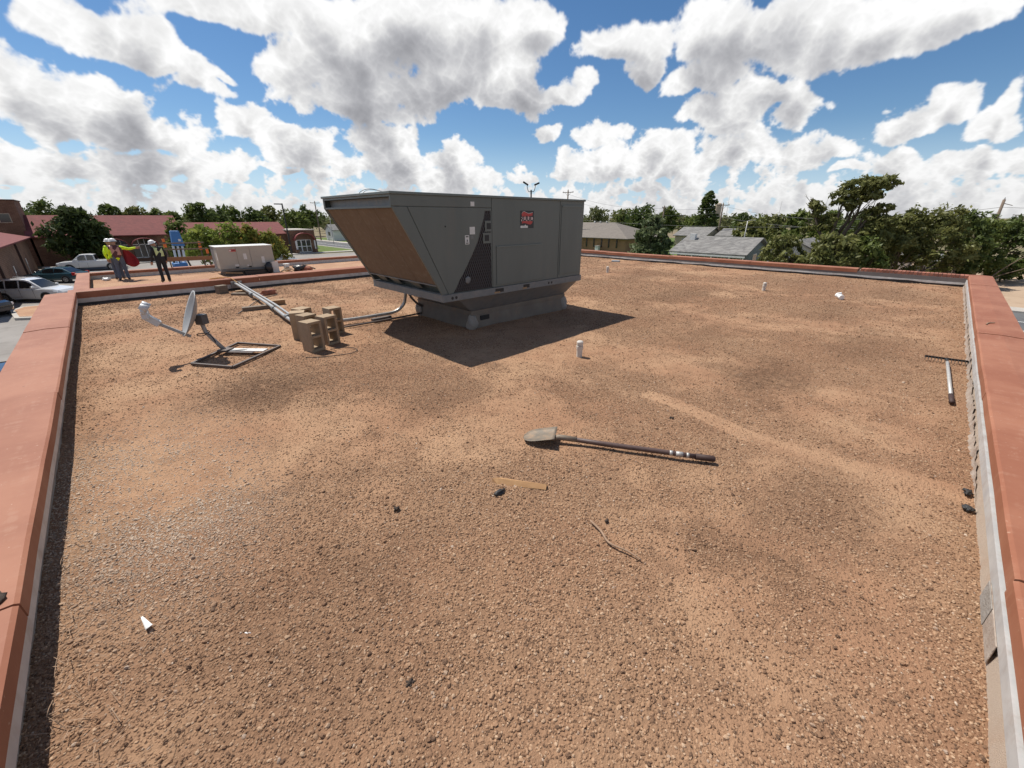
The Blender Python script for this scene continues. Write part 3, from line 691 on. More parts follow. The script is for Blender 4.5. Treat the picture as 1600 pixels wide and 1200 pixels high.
def slope(t, out=0.0):
    """point down the slanted intake: t 0 top .. 1 bottom"""
    a = Vector((UHX+0.03, 0, zl-0.014)); b = Vector((UX0-0.01, 0, zr+0.012)); d = (b-a).normalized(); n = Vector((-d.z*-1, 0, d.x))*-1
    n = Vector((d.z, 0, -d.x)); return a+(b-a)*t+n*out
pads = 4
yy0, yy1 = UY0+0.03, UY1-0.04
for i in range(pads):
    a0 = yy0+(yy1-yy0)*i/pads+0.002; a1 = yy0+(yy1-yy0)*(i+1)/pads-0.002
    p0, p1 = slope(0.0, 0.0), slope(0.885, 0.0); q0, q1 = slope(0.0, -0.05), slope(0.885, -0.05)
    pm = U(); pm.add([(p0.x, a0, p0.z), (p0.x, a1, p0.z), (p1.x, a1, p1.z), (p1.x, a0, p1.z), (q0.x, a0, q0.z), (q0.x, a1, q0.z), (q1.x, a1, q1.z), (q1.x, a0, q1.z)],
        [(0,1,2,3),(7,6,5,4),(0,4,5,1),(1,5,6,2),(2,6,7,3),(3,7,4,0)])
    pm.build('filter_pad', M['filter_pad'], unit, bevel=0.003)
pr = U(); p1 = slope(0.89, 0.006); p2 = slope(0.905, 0.006)
pr.beam((p1.x, yy0, p1.z), (p1.x, yy1, p1.z), 0.02, 0.012); pr.build('pad_rail', M['galv_dull'], unit)
for yy in (UY0+0.022, UY1-0.03):
    fl = U(); a = slope(-0.02, 0.004); b = slope(1.0, 0.004); fl.beam((a.x, yy, a.z), (b.x, yy, b.z), 0.03, 0.012, (-0.8, 0, -0.6)); fl.build('hood_side_rail', M['unit_trim'], unit)
for yy in (5.1, 5.68, 6.1):
    bk = U(); a = slope(0.90, -0.01); b = slope(1.0, -0.02)
    bk.add([(a.x, yy-0.01, a.z), (a.x, yy+0.28, a.z), (b.x+0.02, yy+0.16, b.z), (b.x+0.02, yy-0.01, b.z)], [(0, 1, 2, 3)]); bk.build('slot_baffle', M['unit_paint'], unit)
U().box((UX0+0.02, UY0+0.02, zr-0.02), (UX0+0.32, UY1-0.02, zr+0.003)).build('drain_tray', M['galv_dull'], unit)
# base rail of galvanised channel with lifting holes
rail = U(); rail.prism([(UX0-0.02, UZ0), (UX1+0.02, UZ0), (UX1+0.02, zr), (UX0-0.02, zr)], UY0-0.015, UY0-0.003); rail.box((UX0-0.02, UY0-0.0028, UZ0), (UX0-0.008, UY1+0.003, zr))
rail.prism([(UX0-0.02, UZ0), (UX1+0.02, UZ0), (UX1+0.02, zr), (UX0-0.02, zr)], UY1+0.0032, UY1+0.015); rail.box((UX1+0.008, UY0-0.0028, UZ0), (UX1+0.02, UY1+0.003, zr))
rail.box((UX0-0.007, UY0-0.0025, UZ0+0.001), (UX1+0.007, UY1+0.002, UZ0+0.008))
rail.build('base_rail', M['galv'], unit, bevel=0.003)
for hx in (3.27, 3.335, 5.27, 5.345): U().lathe((hx, UY0-0.0155, 0.585), [(0.021, 0.0), (0.021, 0.001)], 14, (0, -1, 0)).build('rail_hole', M['black'], unit)
for hx, hw in ((4.06, 0.17), (4.66, 0.14)):
    U().box((hx, UY0-0.0165, 0.565), (hx+hw, UY0-0.0153, 0.62)).build('fork_slot', M['black'], unit)
    U().box((hx-0.02, UY0-0.0185, 0.556), (hx+hw*0.55, UY0-0.0167, 0.578)).build('slot_flap', M['wood_pale'], unit)
# tapered adapter and curb
cx0, cx1, cy0, cy1 = 3.80, 6.02, 4.80, 6.29
ad = U(); T = [(UX0+0.25, UY0+0.03), (UX1-0.03, UY0+0.03), (UX1-0.03, UY1-0.03), (UX0+0.25, UY1-0.03)]; Bq = [(cx0, cy0), (cx1, cy0), (cx1, cy1), (cx0, cy1)]
ad.add([(x, y, UZ0-0.001) for x, y in T]+[(x, y, 0.285) for x, y in Bq], [(0,1,5,4),(1,2,6,5),(2,3,7,6),(3,0,4,7)]); ad.build('curb_adapter', M['galv_dull'], unit)
sk = U(); sk.box((cx0-0.014, cy0-0.014, 0.215), (cx1+0.014, cy1+0.014, 0.284)); sk.build('adapter_skirt', M['curb_metal'], unit, bevel=0.004)
cb = U(); cb.add([(cx0-0.002, cy0-0.002, 0.2145), (cx1+0.002, cy0-0.002, 0.2145), (cx1+0.002, cy1+0.002, 0.2145), (cx0-0.002, cy1+0.002, 0.2145), (cx0-0.03, cy0-0.03, -0.02), (cx1+0.03, cy0-0.03, -0.02), (cx1+0.03, cy1+0.03, -0.02), (cx0-0.03, cy1+0.03, -0.02)], [(0,1,5,4),(1,2,6,5),(2,3,7,6),(3,0,4,7),(0,3,2,1)])
cb.build('roof_curb', M['curb_metal'], unit)
def lump(c, s, m, name, parent, off, seed=0, sub=2, amp=0.35):
    """irregular lump of mastic, dirt clod, stone or crumpled stuff"""
    bm = bmesh.new(); bmesh.ops.create_icosphere(bm, subdivisions=sub, radius=1.0); r = random.Random(seed); o3 = Vector((r.random()*50, r.random()*50, r.random()*50))
    for v in bm.verts:
        v.co *= 1+amp*mnoise.noise(v.co*1.6+o3)+amp*0.5*mnoise.noise(v.co*4+o3)
        v.co = Vector((v.co.x*s[0], v.co.y*s[1], v.co.z*s[2]))+Vector(c)-Vector(off)
    me = bpy.data.meshes.new(name); bm.to_mesh(me); bm.free(); me.polygons.foreach_set('use_smooth', [True]*len(me.polygons)); me.materials.append(m)
    o = bpy.data.objects.new(name, me); return link(o, parent)
lump((cx0+0.01, cy0+0.01, 0.09), (0.085, 0.085, 0.14), M['stucco'], 'corner_mastic', unit, UO, 3, 3)
lump((cx1, cy0+0.02, 0.09), (0.10, 0.07, 0.15), M['stucco'], 'corner_mastic', unit, UO, 4, 3)
lump((cx0, cy1-0.02, 0.09), (0.07, 0.09, 0.13), M['stucco'], 'corner_mastic', unit, UO, 5, 3)
U().box((cx0+0.16, cy0-0.024, 0.12), (cx0+0.34, cy0-0.010, 0.19)).build('curb_gap', M['black'], unit)
# stickers, openings and badge on the near side
def sticker(name, x0, x1, z0, z1, m, y=UY0, parent=unit): return U().box((x0, y-0.0015, z0), (x1, y-0.0003, z1)).build(name, M[m], parent)
sticker('label', 3.655, 3.72, 1.745, 1.80, 'label_white'); sticker('label', 3.625, 3.715, 1.395, 1.49, 'label_white')
wsx = sticker('warning_sticker', 3.54, 3.61, 1.27, 1.385, 'label_white'); sticker('warning_sticker', 3.645, 3.685, 1.335, 1.38, 'galv')
U().box((3.552, UY0-0.0022, 1.36), (3.598, UY0-0.0016, 1.374)).build('print_line', M['badge_black'], wsx); U().prism([(3.562, 1.305), (3.588, 1.305), (3.575, 1.345)], UY0-0.0022, UY0-0.0016).build('print_symbol', M['badge_black'], wsx)
U().box((3.552, UY0-0.0022, 1.28), (3.598, UY0-0.0016, 1.292)).build('print_line', M['badge_black'], wsx)
for x0, z0 in ((3.925, 1.455), (3.885, 1.30)):
    pl = U().box((x0-0.03, UY0-0.004, z0-0.03), (4.005, UY0-0.0005, z0+0.11)).build('knockout_plate', M['unit_paint'], unit)
    U().box((x0, UY0-0.0052, z0), (x0+0.078, UY0-0.0041, z0+0.08)).build('knockout_hole', M['black'], pl)
U().lathe((3.23, UY0-0.0005, 1.50), [(0.012, 0), (0.012, 0.001)], 10, (0, -1, 0)).build('screw_hole', M['black'], unit)
lump((3.56, UY0-0.003, 0.80), (0.05, 0.004, 0.05), M['galv'], 'valve_cover', unit, UO, 9, 2, 0.2)
bd = sticker('badge', 4.59, 4.885, 1.455, 1.70, 'badge_black')
bx, bz = 4.59, 1.455
def bpoly(name, pts, m, lift): return U().prism([(bx+u*0.295, bz+v*0.245) for u, v in pts], UY0-0.0016-lift, UY0-0.0015-lift+0.0006).build(name, M[m], bd)
# flowing red shape behind the letters
wave_t = [(0.10, 0.66), (0.10, 0.80), (0.16, 0.91), (0.28, 0.95), (0.42, 0.90), (0.58, 0.84), (0.76, 0.86), (0.90, 0.90), (0.90, 0.82), (0.86, 0.66)]
wave_b = [(0.12, 0.42), (0.86, 0.42), (0.90, 0.36), (0.86, 0.27), (0.74, 0.21), (0.58, 0.23), (0.42, 0.29), (0.26, 0.30), (0.12, 0.27)]
bpoly('badge_swoosh', wave_t, 'badge_red', 0.0009); bpoly('badge_swoosh', wave_b, 'badge_red', 0.0009)
wl1 = [(u*1.0, v+0.018) for u, v in wave_t[1:8]]; wl2 = [(u, v-0.008) for u, v in wave_t[1:8]][::-1]
bpoly('badge_outline', wl1+wl2, 'label_white', 0.0004)
bpoly('badge_band', [(0.05, 0.68), (0.95, 0.68), (0.95, 0.41), (0.05, 0.41)], 'badge_pale', 0.0007)
bpoly('badge_strip', [(0.02, 0.02), (0.56, 0.02), (0.56, 0.15), (0.44, 0.15), (0.38, 0.22), (0.30, 0.15), (0.02, 0.15)], 'label_white', 0.0005)
def text_part(txt, size, loc, rot, m, parent, off, name='lettering', ext=0.0008, sx=1.0, bold=0.0):
    cu = bpy.data.curves.new(name, 'FONT'); cu.body = txt; cu.size = size; cu.extrude = ext; cu.align_x = 'CENTER'; cu.align_y = 'CENTER'; cu.offset = bold
    tmp = bpy.data.objects.new('tmp', cu); COL.objects.link(tmp); bpy.context.view_layer.update()
    me = bpy.data.meshes.new_from_object(tmp.evaluated_get(bpy.context.evaluated_depsgraph_get())); bpy.data.objects.remove(tmp); bpy.data.curves.remove(cu)
    me.name = name; me.materials.clear(); me.materials.append(m)
    o = bpy.data.objects.new(name, me); link(o, parent); o.location = Vector(loc)-Vector(off); o.rotation_euler = rot; o.scale = (sx, 1, 1); return o
text_part('RUUD', 0.098, (4.735, UY0-0.0034, bz+0.545*0.245), (math.pi/2, 0, 0), M['badge_black'], bd, UO, sx=1.10, bold=0.003)

# ---------------------------------------------------------------- conduits feeding the unit
cd = thing('electrical_conduit', 'grey steel conduit lying on the gravel from blocks up into the big unit', 'conduit', (2.4, 6.4, 0))
c1 = MB((2.4, 6.4, 0)).tube(bez([(1.98, 6.52, 0.11), (2.5, 6.42, 0.085), (3.05, 6.38, 0.085), (3.35, 6.36, 0.10), (3.50, 6.32, 0.20), (3.54, 6.28, 0.36), (3.53, 6.25, 0.545)], 8), 0.027, 10)
c1.build('pipe', M['steel_pipe'], cd, smooth=True)
MB((2.4, 6.4, 0)).tube(bez([(2.1, 6.22, 0.03), (2.6, 6.18, 0.035), (3.2, 6.16, 0.04), (3.75, 6.15, 0.05)], 6), 0.014, 8).build('pipe', M['dark_steel'], cd, smooth=True)
MB((2.4, 6.4, 0)).tube(bez([(3.55, 6.25, 0.54), (3.60, 6.22, 0.36), (3.70, 6.18, 0.22), (3.82, 6.15, 0.16)], 6), 0.02, 8).build('pipe', M['dark_steel'], cd, smooth=True)
MB((2.4, 6.4, 0)).cbox((3.05, 6.27, 0.045), (0.34, 0.07, 0.05), 0.05).build('junction_box', M['dark_steel'], cd)
c2o = (1.95, 8.8, 0)
cd2 = thing('conduit_run', 'pair of weathered steel conduits running from lower parapet to cinder blocks', 'conduit', c2o)
for dx, rr in ((0.0, 0.030), (0.075, 0.022)):
    pts = bez([(2.06+dx, WY-0.05, 0.16), (2.06+dx, WY-0.35, 0.15), (2.05+dx, 10.4, 0.12), (1.98+dx*1.1, 8.6, 0.10), (1.88+dx*1.2, 7.2, 0.09), (1.86+dx, 6.45, 0.08)], 8)
    MB(c2o).tube(pts, rr, 10).build('pipe', M['steel_pipe'], cd2, smooth=True)
for yy in (9.9, 8.15, 7.25): MB(c2o).lathe((2.0 if yy > 9 else 1.94 if yy > 8 else 1.89, yy, 0.115 if yy > 9 else 0.102), [(0.036, -0.05), (0.040, -0.04), (0.040, 0.04), (0.036, 0.05)], 12, (0.03, 1, 0)).build('coupling', M['galv'], cd2, smooth=True)
MB(c2o).box((1.98, WY-0.10, 0.06), (2.20, WY-0.02, 0.20)).build('wall_box', M['galv_dull'], cd2)

def plank(name, label, cat, c, s, rz, m, group=None, tilt=0.0):
    o = thing(name, label, cat, (c[0], c[1], 0), rz, group)
    b = MB().cbox((0, 0, c[2]), s); b.build('board', M[m], o, bevel=0.004); o.rotation_euler = (0, tilt, rz); return o
plank('wooden_plank', 'weathered grey board lying under the conduits nearest the parapet', 'plank', (2.05, 10.6, 0.03), (0.62, 0.12, 0.05), -0.75, 'wood_old')
plank('wooden_plank', 'short dark sleeper under the middle of the conduits', 'plank', (1.82, 8.75, 0.035), (0.5, 0.13, 0.07), -0.15, 'wood_old')
plank('wooden_block', 'pale cut timber block just behind the conduits', 'timber block', (2.22, 9.0, 0.05), (0.28, 0.14, 0.09), -0.1, 'wood_pale')
plank('wooden_block', 'dark square timber block beside the low parapet', 'timber block', (1.72, 11.28, 0.09), (0.20, 0.16, 0.18), 0.3, 'wood_old')
plank('wooden_block', 'pale timber block propping the conduits by the parapet', 'timber block', (2.03, 10.86, 0.045), (0.24, 0.12, 0.08), 0.0, 'wood_pale')
o = tag(lump((2.42, 10.35, 0.03), (0.17, 0.13, 0.09), M['brick_red'], 'brick_rubble', None, (0, 0, 0), 12, 3, 0.5), 'broken red brick rubble lying against the conduits', 'rubble')
tag(MB().tube(bez([(1.45, 8.55, 0.012), (1.75, 9.1, 0.018), (2.1, 9.75, 0.02), (2.55, 10.15, 0.012)], 5), 0.009, 6).build('metal_rod', M['dark_steel']), 'thin dark rod passing under the grey conduits', 'rod')
tag(MB().tube(bez([(2.08, WY-0.22, 0.19), (2.02, WY-0.02, 0.275), (1.95, WY+0.15, 0.285), (1.75, WY+0.2, 0.283), (1.62, WY+0.16, 0.283), (1.70, WY+0.06, 0.284), (1.9, WY+0.1, 0.292), (1.78, WY+0.24, 0.288)], 6), 0.008, 6).build('extension_cord', M['orange_cord']), 'orange cord looped over the low red coping', 'cord')

# ---------------------------------------------------------------- cinder blocks stood on end
def cinder_block():
    """0.39 high, 0.19 x 0.19, two cores opening on one side"""
    mb = MB(); W, D, Hh = 0.19, 0.19, 0.39; a = 0.032
    # cores run along local y; outline in x,z with two square holes
    xs = [-W/2, -W/2+a, W/2-a, W/2]; zs = [0, a, Hh/2-a/2, Hh/2+a/2, Hh-a, Hh]
    for i in range(3):
        for k in range(5):
            hole = i == 1 and k in (1, 3)
            if hole: continue
            for y in (-D/2, D/2):
                mb.quad((xs[i], y, zs[k]), (xs[i+1], y, zs[k]), (xs[i+1], y, zs[k+1]), (xs[i], y, zs[k+1]))
    for k in (1, 3):
        z0, z1 = zs[k], zs[k+1]
        for (p, q) in (((xs[1], z0), (xs[2], z0)), ((xs[2], z0), (xs[2], z1)), ((xs[2], z1), (xs[1], z1)), ((xs[1], z1), (xs[1], z0))):
            mb.quad((p[0], -D/2, p[1]), (q[0], -D/2, q[1]), (q[0], D/2, q[1]), (p[0], D/2, p[1]))
    for x in (-W/2, W/2): mb.quad((x, -D/2, 0), (x, D/2, 0), (x, D/2, Hh), (x, -D/2, Hh))
    for z in (0, Hh): mb.quad((-W/2, -D/2, z), (W/2, -D/2, z), (W/2, D/2, z), (-W/2, D/2, z))
    me = mb.mesh('cinder_block'); bm = bmesh.new(); bm.from_mesh(me); bmesh.ops.remove_doubles(bm, verts=bm.verts, dist=0.0005); bmesh.ops.recalc_face_normals(bm, faces=bm.faces); bm.to_mesh(me); bm.free()
    me.materials.append(M['cinder']); return me
cbm = cinder_block()
for (x, y, rz, lab) in ((1.66, 5.43, 0.28, 'hollow cinder block nearest the camera, front of the cluster'),
                        (1.93, 5.60, 0.24, 'hollow cinder block right behind the front one'),
                        (2.20, 6.08, 0.15, 'cinder block at the right end of the cluster, beside the conduit'),
                        (1.76, 5.86, 0.30, 'cinder block in the middle of the cluster, half hidden'),
                        (1.73, 6.12, 1.20, 'cinder block on the left side of the cluster with dark side'),
                        (1.86, 6.34, 0.35, 'cinder block at the back left of the cluster'),
                        ):
    o = bpy.data.objects.new('cinder_block', cbm); link(o); o.location = (x, y, -0.004); o.rotation_euler = (0, 0, rz); tag(o, lab, 'cinder block', 'cinder blocks stood on end')
    md = o.modifiers.new('bevel', 'BEVEL'); md.width = 0.005; md.segments = 2; md.limit_method = 'ANGLE'
lp = [(1.45, 5.15), (1.62, 5.02), (1.92, 4.92), (2.05, 5.02), (2.0, 5.2), (1.8, 5.27)]
tag(MB().tube(bez([(x, y, 0.012) for x, y in lp], 6), 0.005, 6).build('cable_loop', M['cable']), 'thin black cable loop on gravel before the cinder blocks', 'cable')

# ---------------------------------------------------------------- satellite dish
DO = (0.80, 6.06, 0)
dish = thing('satellite_dish', 'grey satellite dish with feed arm on a low steel frame', 'satellite dish', DO)
def Dm(): return MB(DO)
fr = [(0.30, 5.86), (0.71, 5.33), (1.36, 5.86), (1.00, 6.40), (0.56, 6.19)]
q4 = [Vector((0.40, 5.82, 0.018)), Vector((0.72, 5.35, 0.018)), Vector((1.37, 5.86, 0.018)), Vector((1.00, 6.42, 0.018))]
names = 'frame_bar'
for i in range(4): Dm().beam(q4[i], q4[(i+1) % 4], 0.026, 0.026).build(names, M['dark_steel'], dish)
Dm().beam((0.70, 6.10, 0.037), (1.02, 5.74, 0.036), 0.034, 0.004).build(names, M['dark_steel'], dish)
Dm().beam((0.84, 6.05, 0.040), (1.16, 5.72, 0.040), 0.10, 0.012).build('ballast_plate', M['label_white'], dish)
Dm().cbox((0.79, 6.06, 0.05), (0.13, 0.13, 0.022), 0.7).build('foot_plate', M['dark_steel'], dish)
mast = [Vector((0.785, 6.08, 0.05)), Vector((0.70, 6.12, 0.20)), Vector((0.655, 6.14, 0.29)), Vector((0.645, 6.145, 0.38)), Vector((0.66, 6.145, 0.45))]
Dm().tube([mast[0], mast[1], mast[2]]+mast[3:], [0.024]*5, 12).build('mast', M['dish_grey'], dish, smooth=True)
dn = Vector((-0.90, 0.01, 0.40)).normalized()                   # where the dish looks
dc = Vector((0.600, 6.142, 0.515))
# reflector: shallow elliptical bowl
bx_, by_ = frame_of(dn); upv = Vector((0, 0, 1)); vy = (upv-dn*upv.dot(dn)).normalized(); vx = dn.cross(vy)
prof = [(0.0, 0.0), (0.25, 0.004), (0.5, 0.017), (0.75, 0.039), (0.93, 0.060), (1.0, 0.066)]
rf = Dm(); vs = []; fs = []; n = 36
for side, off_ in ((0, 0.0), (1, -0.010)):
    for r, h in prof:
        for k in range(n):
            t = 2*math.pi*k/n; vs.append(dc+vx*(0.235*r*math.cos(t))+vy*(0.285*r*math.sin(t))+dn*(h+off_))
m_ = len(prof)
for side in (0, 1):
    for i in range(m_-1):
        for k in range(n): fs.append((side*m_*n+i*n+k, side*m_*n+i*n+(k+1) % n, side*m_*n+(i+1)*n+(k+1) % n, side*m_*n+(i+1)*n+k))
for k in range(n): fs.append(((m_-1)*n+k, (m_-1)*n+(k+1) % n, (2*m_-1)*n+(k+1) % n, (2*m_-1)*n+k))
rf.add(vs, fs); rf.build('reflector', M['dish_grey'], dish, smooth=True)
hub = dc-dn*0.055-Vector((0, 0, 0.04))
Dm().cbox(hub, (0.10, 0.10, 0.12), 0.75).build('mount_bracket', M['dish_back'], dish, bevel=0.006)
Dm().tube([hub-dn*0.02, mast[-1]], 0.032, 10).build('mount_clamp', M['dish_back'], dish)
low = dc-vy*0.27-dn*0.01; feed = Vector((0.215, 6.185, 0.485))
Dm().beam(low-Vector((0, 0, 0.0)), feed, 0.026, 0.034).build('feed_arm', M['dish_grey'], dish, bevel=0.004)
armd = (feed-low).normalized(); fz = Vector((0, 0, 1)); fs_ = armd.cross(fz).normalized()
lb = Dm(); lb.beam(feed-armd*0.05, feed+armd*0.09+fz*0.03, 0.07, 0.075); lb.beam(feed+armd*0.07-fs_*0.10+fz*0.05, feed+armd*0.07+fs_*0.10+fz*0.05, 0.06, 0.07); lnb = lb.build('feed_housing', M['dish_back'] if False else M['lnb_grey'], dish, bevel=0.008)
for s_ in (-1, 1):
    b0 = feed+armd*0.07+fs_*(0.085*s_)+fz*0.07
    hp = Dm(); hp.tube([b0, b0+fz*0.07], [0.026, 0.024], 12); hp.tube([b0+fz*0.085+armd*0.02, b0+fz*0.085-armd*0.06], [0.034, 0.040], 14); hp.build('feed_horn', M['lnb_grey'], dish, smooth=True)
Dm().tube([feed+armd*0.07-fs_*0.085+fz*0.15, feed+armd*0.07+fs_*0.085+fz*0.15], 0.013, 8).build('feed_bridge', M['dish_back'], dish)
Dm().tube(bez([hub-vy*0.03, hub-vy*0.10+Vector((0.03, 0, -0.02)), hub+Vector((0.04, -0.02, -0.16)), hub+Vector((-0.04, -0.01, -0.20)), hub+Vector((-0.09, 0.02, -0.185)), hub+Vector((-0.05, -0.03, -0.165)), hub+Vector((0.04, -0.06, -0.20)), (0.76, 6.08, 0.06), (0.95, 5.90, 0.05), (1.12, 5.96, 0.02)], 7), 0.006, 6).build('coax_cable', M['cable'], dish, smooth=True)
# ---------------------------------------------------------------- vent pipes
def vent_pipe(x, y, h, lab):
    o = thing('vent_pipe', lab, 'vent pipe', (x, y, 0), 0, 'plumbing vents')
    MB().lathe((0, 0, -0.02), [(0.036, 0), (0.036, h*0.62)], 16).build('pipe', M['pvc'], o, smooth=False)
    MB().lathe((0, 0, h*0.48), [(0.041, 0), (0.042, 0.005), (0.042, h*0.20), (0.037, h*0.22)], 16).build('collar', M['pvc'], o)
    MB().lathe((0, 0, h*0.72), [(0.033, 0), (0.040, 0.002), (0.041, h*0.20), (0.032, h*0.26), (0.012, h*0.28)], 16).build('cap', M['pvc'], o, smooth=False)
vent_pipe(3.93, 2.84, 0.205, 'pale capped vent pipe standing just right of the unit shadow')
vent_pipe(11.21, 7.24, 0.19, 'small pale vent pipe on far gravel near the big unit')
vent_pipe(11.02, 2.77, 0.19, 'pale vent pipe on gravel towards the brick-topped parapet')
o = thing('pipe_fitting', 'white plastic pipe fitting lying on the gravel at right', 'pipe fitting', (11.02, 1.31, 0.045), 0.5)
MB().lathe((-0.09, 0, 0), [(0.050, 0), (0.050, 0.03), (0.044, 0.031), (0.044, 0.14), (0.052, 0.141), (0.052, 0.18), (0.04, 0.182)], 16, (1, 0.1, 0.12)).build('body', M['pvc_white'], o)
MB().lathe((0.02, 0, 0.03), [(0.034, 0), (0.034, 0.05), (0.028, 0.052)], 14, (0.1, 0.4, 1)).build('branch', M['pvc_white'], o)
plank('roof_scrap', 'grey flat metal scrap lying by the far parapet', 'metal scrap', (14.3, 8.9, 0.03), (0.5, 0.3, 0.03), 0.5, 'galv_dull')

# ---------------------------------------------------------------- hand tools and litter on the gravel
mat('shovel_steel', (0.12, 0.108, 0.092), 0.65, 0.3, col2=(0.20, 0.165, 0.125), ns=12, var=0.9, dirt=(0.36, 0.23, 0.14), dirt_amt=0.7, dirt_scale=14)
mat('shovel_handle', (0.055, 0.030, 0.025), 0.55, col2=(0.10, 0.06, 0.05), ns=30, var=0.9, stretch=(1, 1, 1))
mat('rubber_grip', (0.045, 0.022, 0.018), 0.7)
mat('rake_iron', (0.03, 0.028, 0.026), 0.6, 0.3)
mat('alu_pole', (0.55, 0.53, 0.50), 0.5, 0.3, col2=(0.42, 0.40, 0.37), ns=20, var=0.8)
mat('clod', (0.055, 0.038, 0.028), 0.95, bump=0.6, bs=200)
mat('stake_wood', (0.50, 0.30, 0.14), 0.85, col2=(0.40, 0.22, 0.10), ns=20, var=0.8)
mat('paper', (0.82, 0.81, 0.78), 0.8)
mat('twig_bark', (0.36, 0.24, 0.16), 0.9, col2=(0.26, 0.17, 0.11), ns=30, var=0.8)

so = (2.0, 1.8, 0)
sv = thing('shovel', 'long-handled round shovel with dark handle lying on the gravel', 'shovel', so)
hd0 = Vector((2.145, 1.645, 0.055)); hd1 = Vector((2.715, 0.735, 0.030)); ax = (hd1-hd0).normalized()
MB(so).tube([hd0, hd0+ax*0.30+Vector((0, 0, -0.004)), hd0+(hd1-hd0)*0.7, hd1-ax*0.12], [0.017, 0.019, 0.0185, 0.018], 12).build('handle', M['shovel_handle'], sv, smooth=True)
MB(so).tube([hd1-ax*0.13, hd1-ax*0.01, hd1], [0.0225, 0.0225, 0.018], 12).build('grip', M['rubber_grip'], sv, smooth=True)
for a, b in ((0.715, 0.735), (0.755, 0.800), (0.822, 0.838)):
    MB(so).tube([hd0+(hd1-hd0)*a, hd0+(hd1-hd0)*b], 0.0188, 12).build('label_band', M['alu_pole'], sv, smooth=True)
MB(so).tube([hd0-ax*0.10+Vector((0, 0, -0.03)), hd0-ax*0.03, hd0+ax*0.10], [0.026, 0.022, 0.020], 12).build('socket', M['shovel_steel'], sv, smooth=True)
# blade: dished round-point plate, step at the shoulders
bw = ax.cross(Vector((0, 0, 1))).normalized(); bl_ = MB(so); vs = []; fs = []; nu, nv = 9, 11
b0 = hd0-ax*0.06+Vector((0, 0, 0.008))
for j in range(nv):
    t = j/(nv-1); L = 0.25*t; wd = 0.100*(1.0 if t < 0.45 else max(0.0, 1-((t-0.45)/0.56)**2.8)**0.5)
    for i in range(nu):
        u = i/(nu-1)*2-1
        vs.append(b0-ax*L+bw*(wd*u)+Vector((0, 0, -0.055*t+0.028*u*u*(1-0.5*t)+0.012*(1-t)*math.exp(-9*u*u))))
n0 = len(vs); vs += [v-Vector((0, 0, 0.004)) for v in vs]
for j in range(nv-1):
    for i in range(nu-1):
        k = j*nu+i; fs += [(k, k+1, k+nu+1, k+nu), (n0+k, n0+k+nu, n0+k+nu+1, n0+k+1)]
for i in range(nu-1): fs.append((i, n0+i, n0+i+1, i+1))
for j in range(nv-1):
    for k in (j*nu, j*nu+nu-1): fs.append((k, k+nu, n0+k+nu, n0+k))
bl_.add(vs, fs); bl_.build('blade', M['shovel_steel'], sv, smooth=True)

ro = (6.85, -0.36, 0)
rk = thing('garden_rake', 'long-handled garden rake lying by the right parapet, tines up', 'rake', ro)
ra, rb = Vector((6.83, -0.17, 0.055)), Vector((6.92, -0.535, 0.05))
MB(ro).beam(ra, rb, 0.014, 0.022).build('head_bar', M['rake_iron'], rk)
for i in range(14):
    p_ = ra+(rb-ra)*(i/13); d_ = Vector((-0.985, -0.12, 0))
    MB(ro).tube([p_, p_+d_*0.03+Vector((0, 0, 0.004)), p_+d_*0.075+Vector((0, 0, -0.028))], [0.0045, 0.004, 0.0022], 6).build('tine', M['rake_iron'], rk)
rm = (ra+rb)/2
MB(ro).tube([rm, Vector((6.70, -0.365, 0.05))], 0.011, 8).build('ferrule', M['rake_iron'], rk)
MB(ro).tube([Vector((6.72, -0.364, 0.050)), Vector((6.2, -0.385, 0.04)), Vector((5.48, -0.413, 0.026))], 0.0155, 12).build('handle', M['alu_pole'], rk, smooth=True)
MB(ro).tube([Vector((5.50, -0.412, 0.027)), Vector((5.27, -0.421, 0.026))], 0.019, 12).build('grip', M['rubber_grip'], rk, smooth=True)

st = thing('wooden_stake', 'split pale wooden stake lying in front of the shovel', 'stake', (1.54, 1.52, 0))
a, b = Vector((1.435, 1.665, 0.016)), Vector((1.645, 1.375, 0.013))
mb = MB((1.54, 1.52, 0)); mb.add([a+Vector((0, 0, -.008)), a+Vector((.016, .011, 0)), a+Vector((0.004, 0.0, .014)), a+(b-a)*0.12+Vector((.026, .018, .004)), a+(b-a)*0.12+Vector((-.022, -.015, -.010)), a+(b-a)*0.12+Vector((0, 0, .020)),
    b+Vector((.020, .014, -.004)), b+Vector((-.020, -.014, -.010)), b+Vector((0, 0, .014))], [(0,1,2),(0,4,3,1),(1,3,5,2),(2,5,4,0),(4,7,6,3),(3,6,8,5),(5,8,7,4),(6,7,8)])
mb.build('shaft', M['stake_wood'], st)
tag(lump((1.385, 1.54, 0.015), (0.045, 0.018, 0.016), M['tar'], 'roofing_scrap', None, (0, 0, 0), 21, 3, 0.6), 'black curled roofing scrap below the wooden stake', 'scrap')
tag(MB().tube(bez([(1.585, 0.99, 0.014), (1.555, 0.90, 0.018), (1.515, 0.82, 0.016), (1.53, 0.72, 0.020), (1.535, 0.645, 0.012)], 6), [0.006]*13+[0.005]*6+[0.004]*6, 7).build('twig', M['twig_bark'], smooth=True), 'thin bent twig lying on the gravel near the front', 'twig')
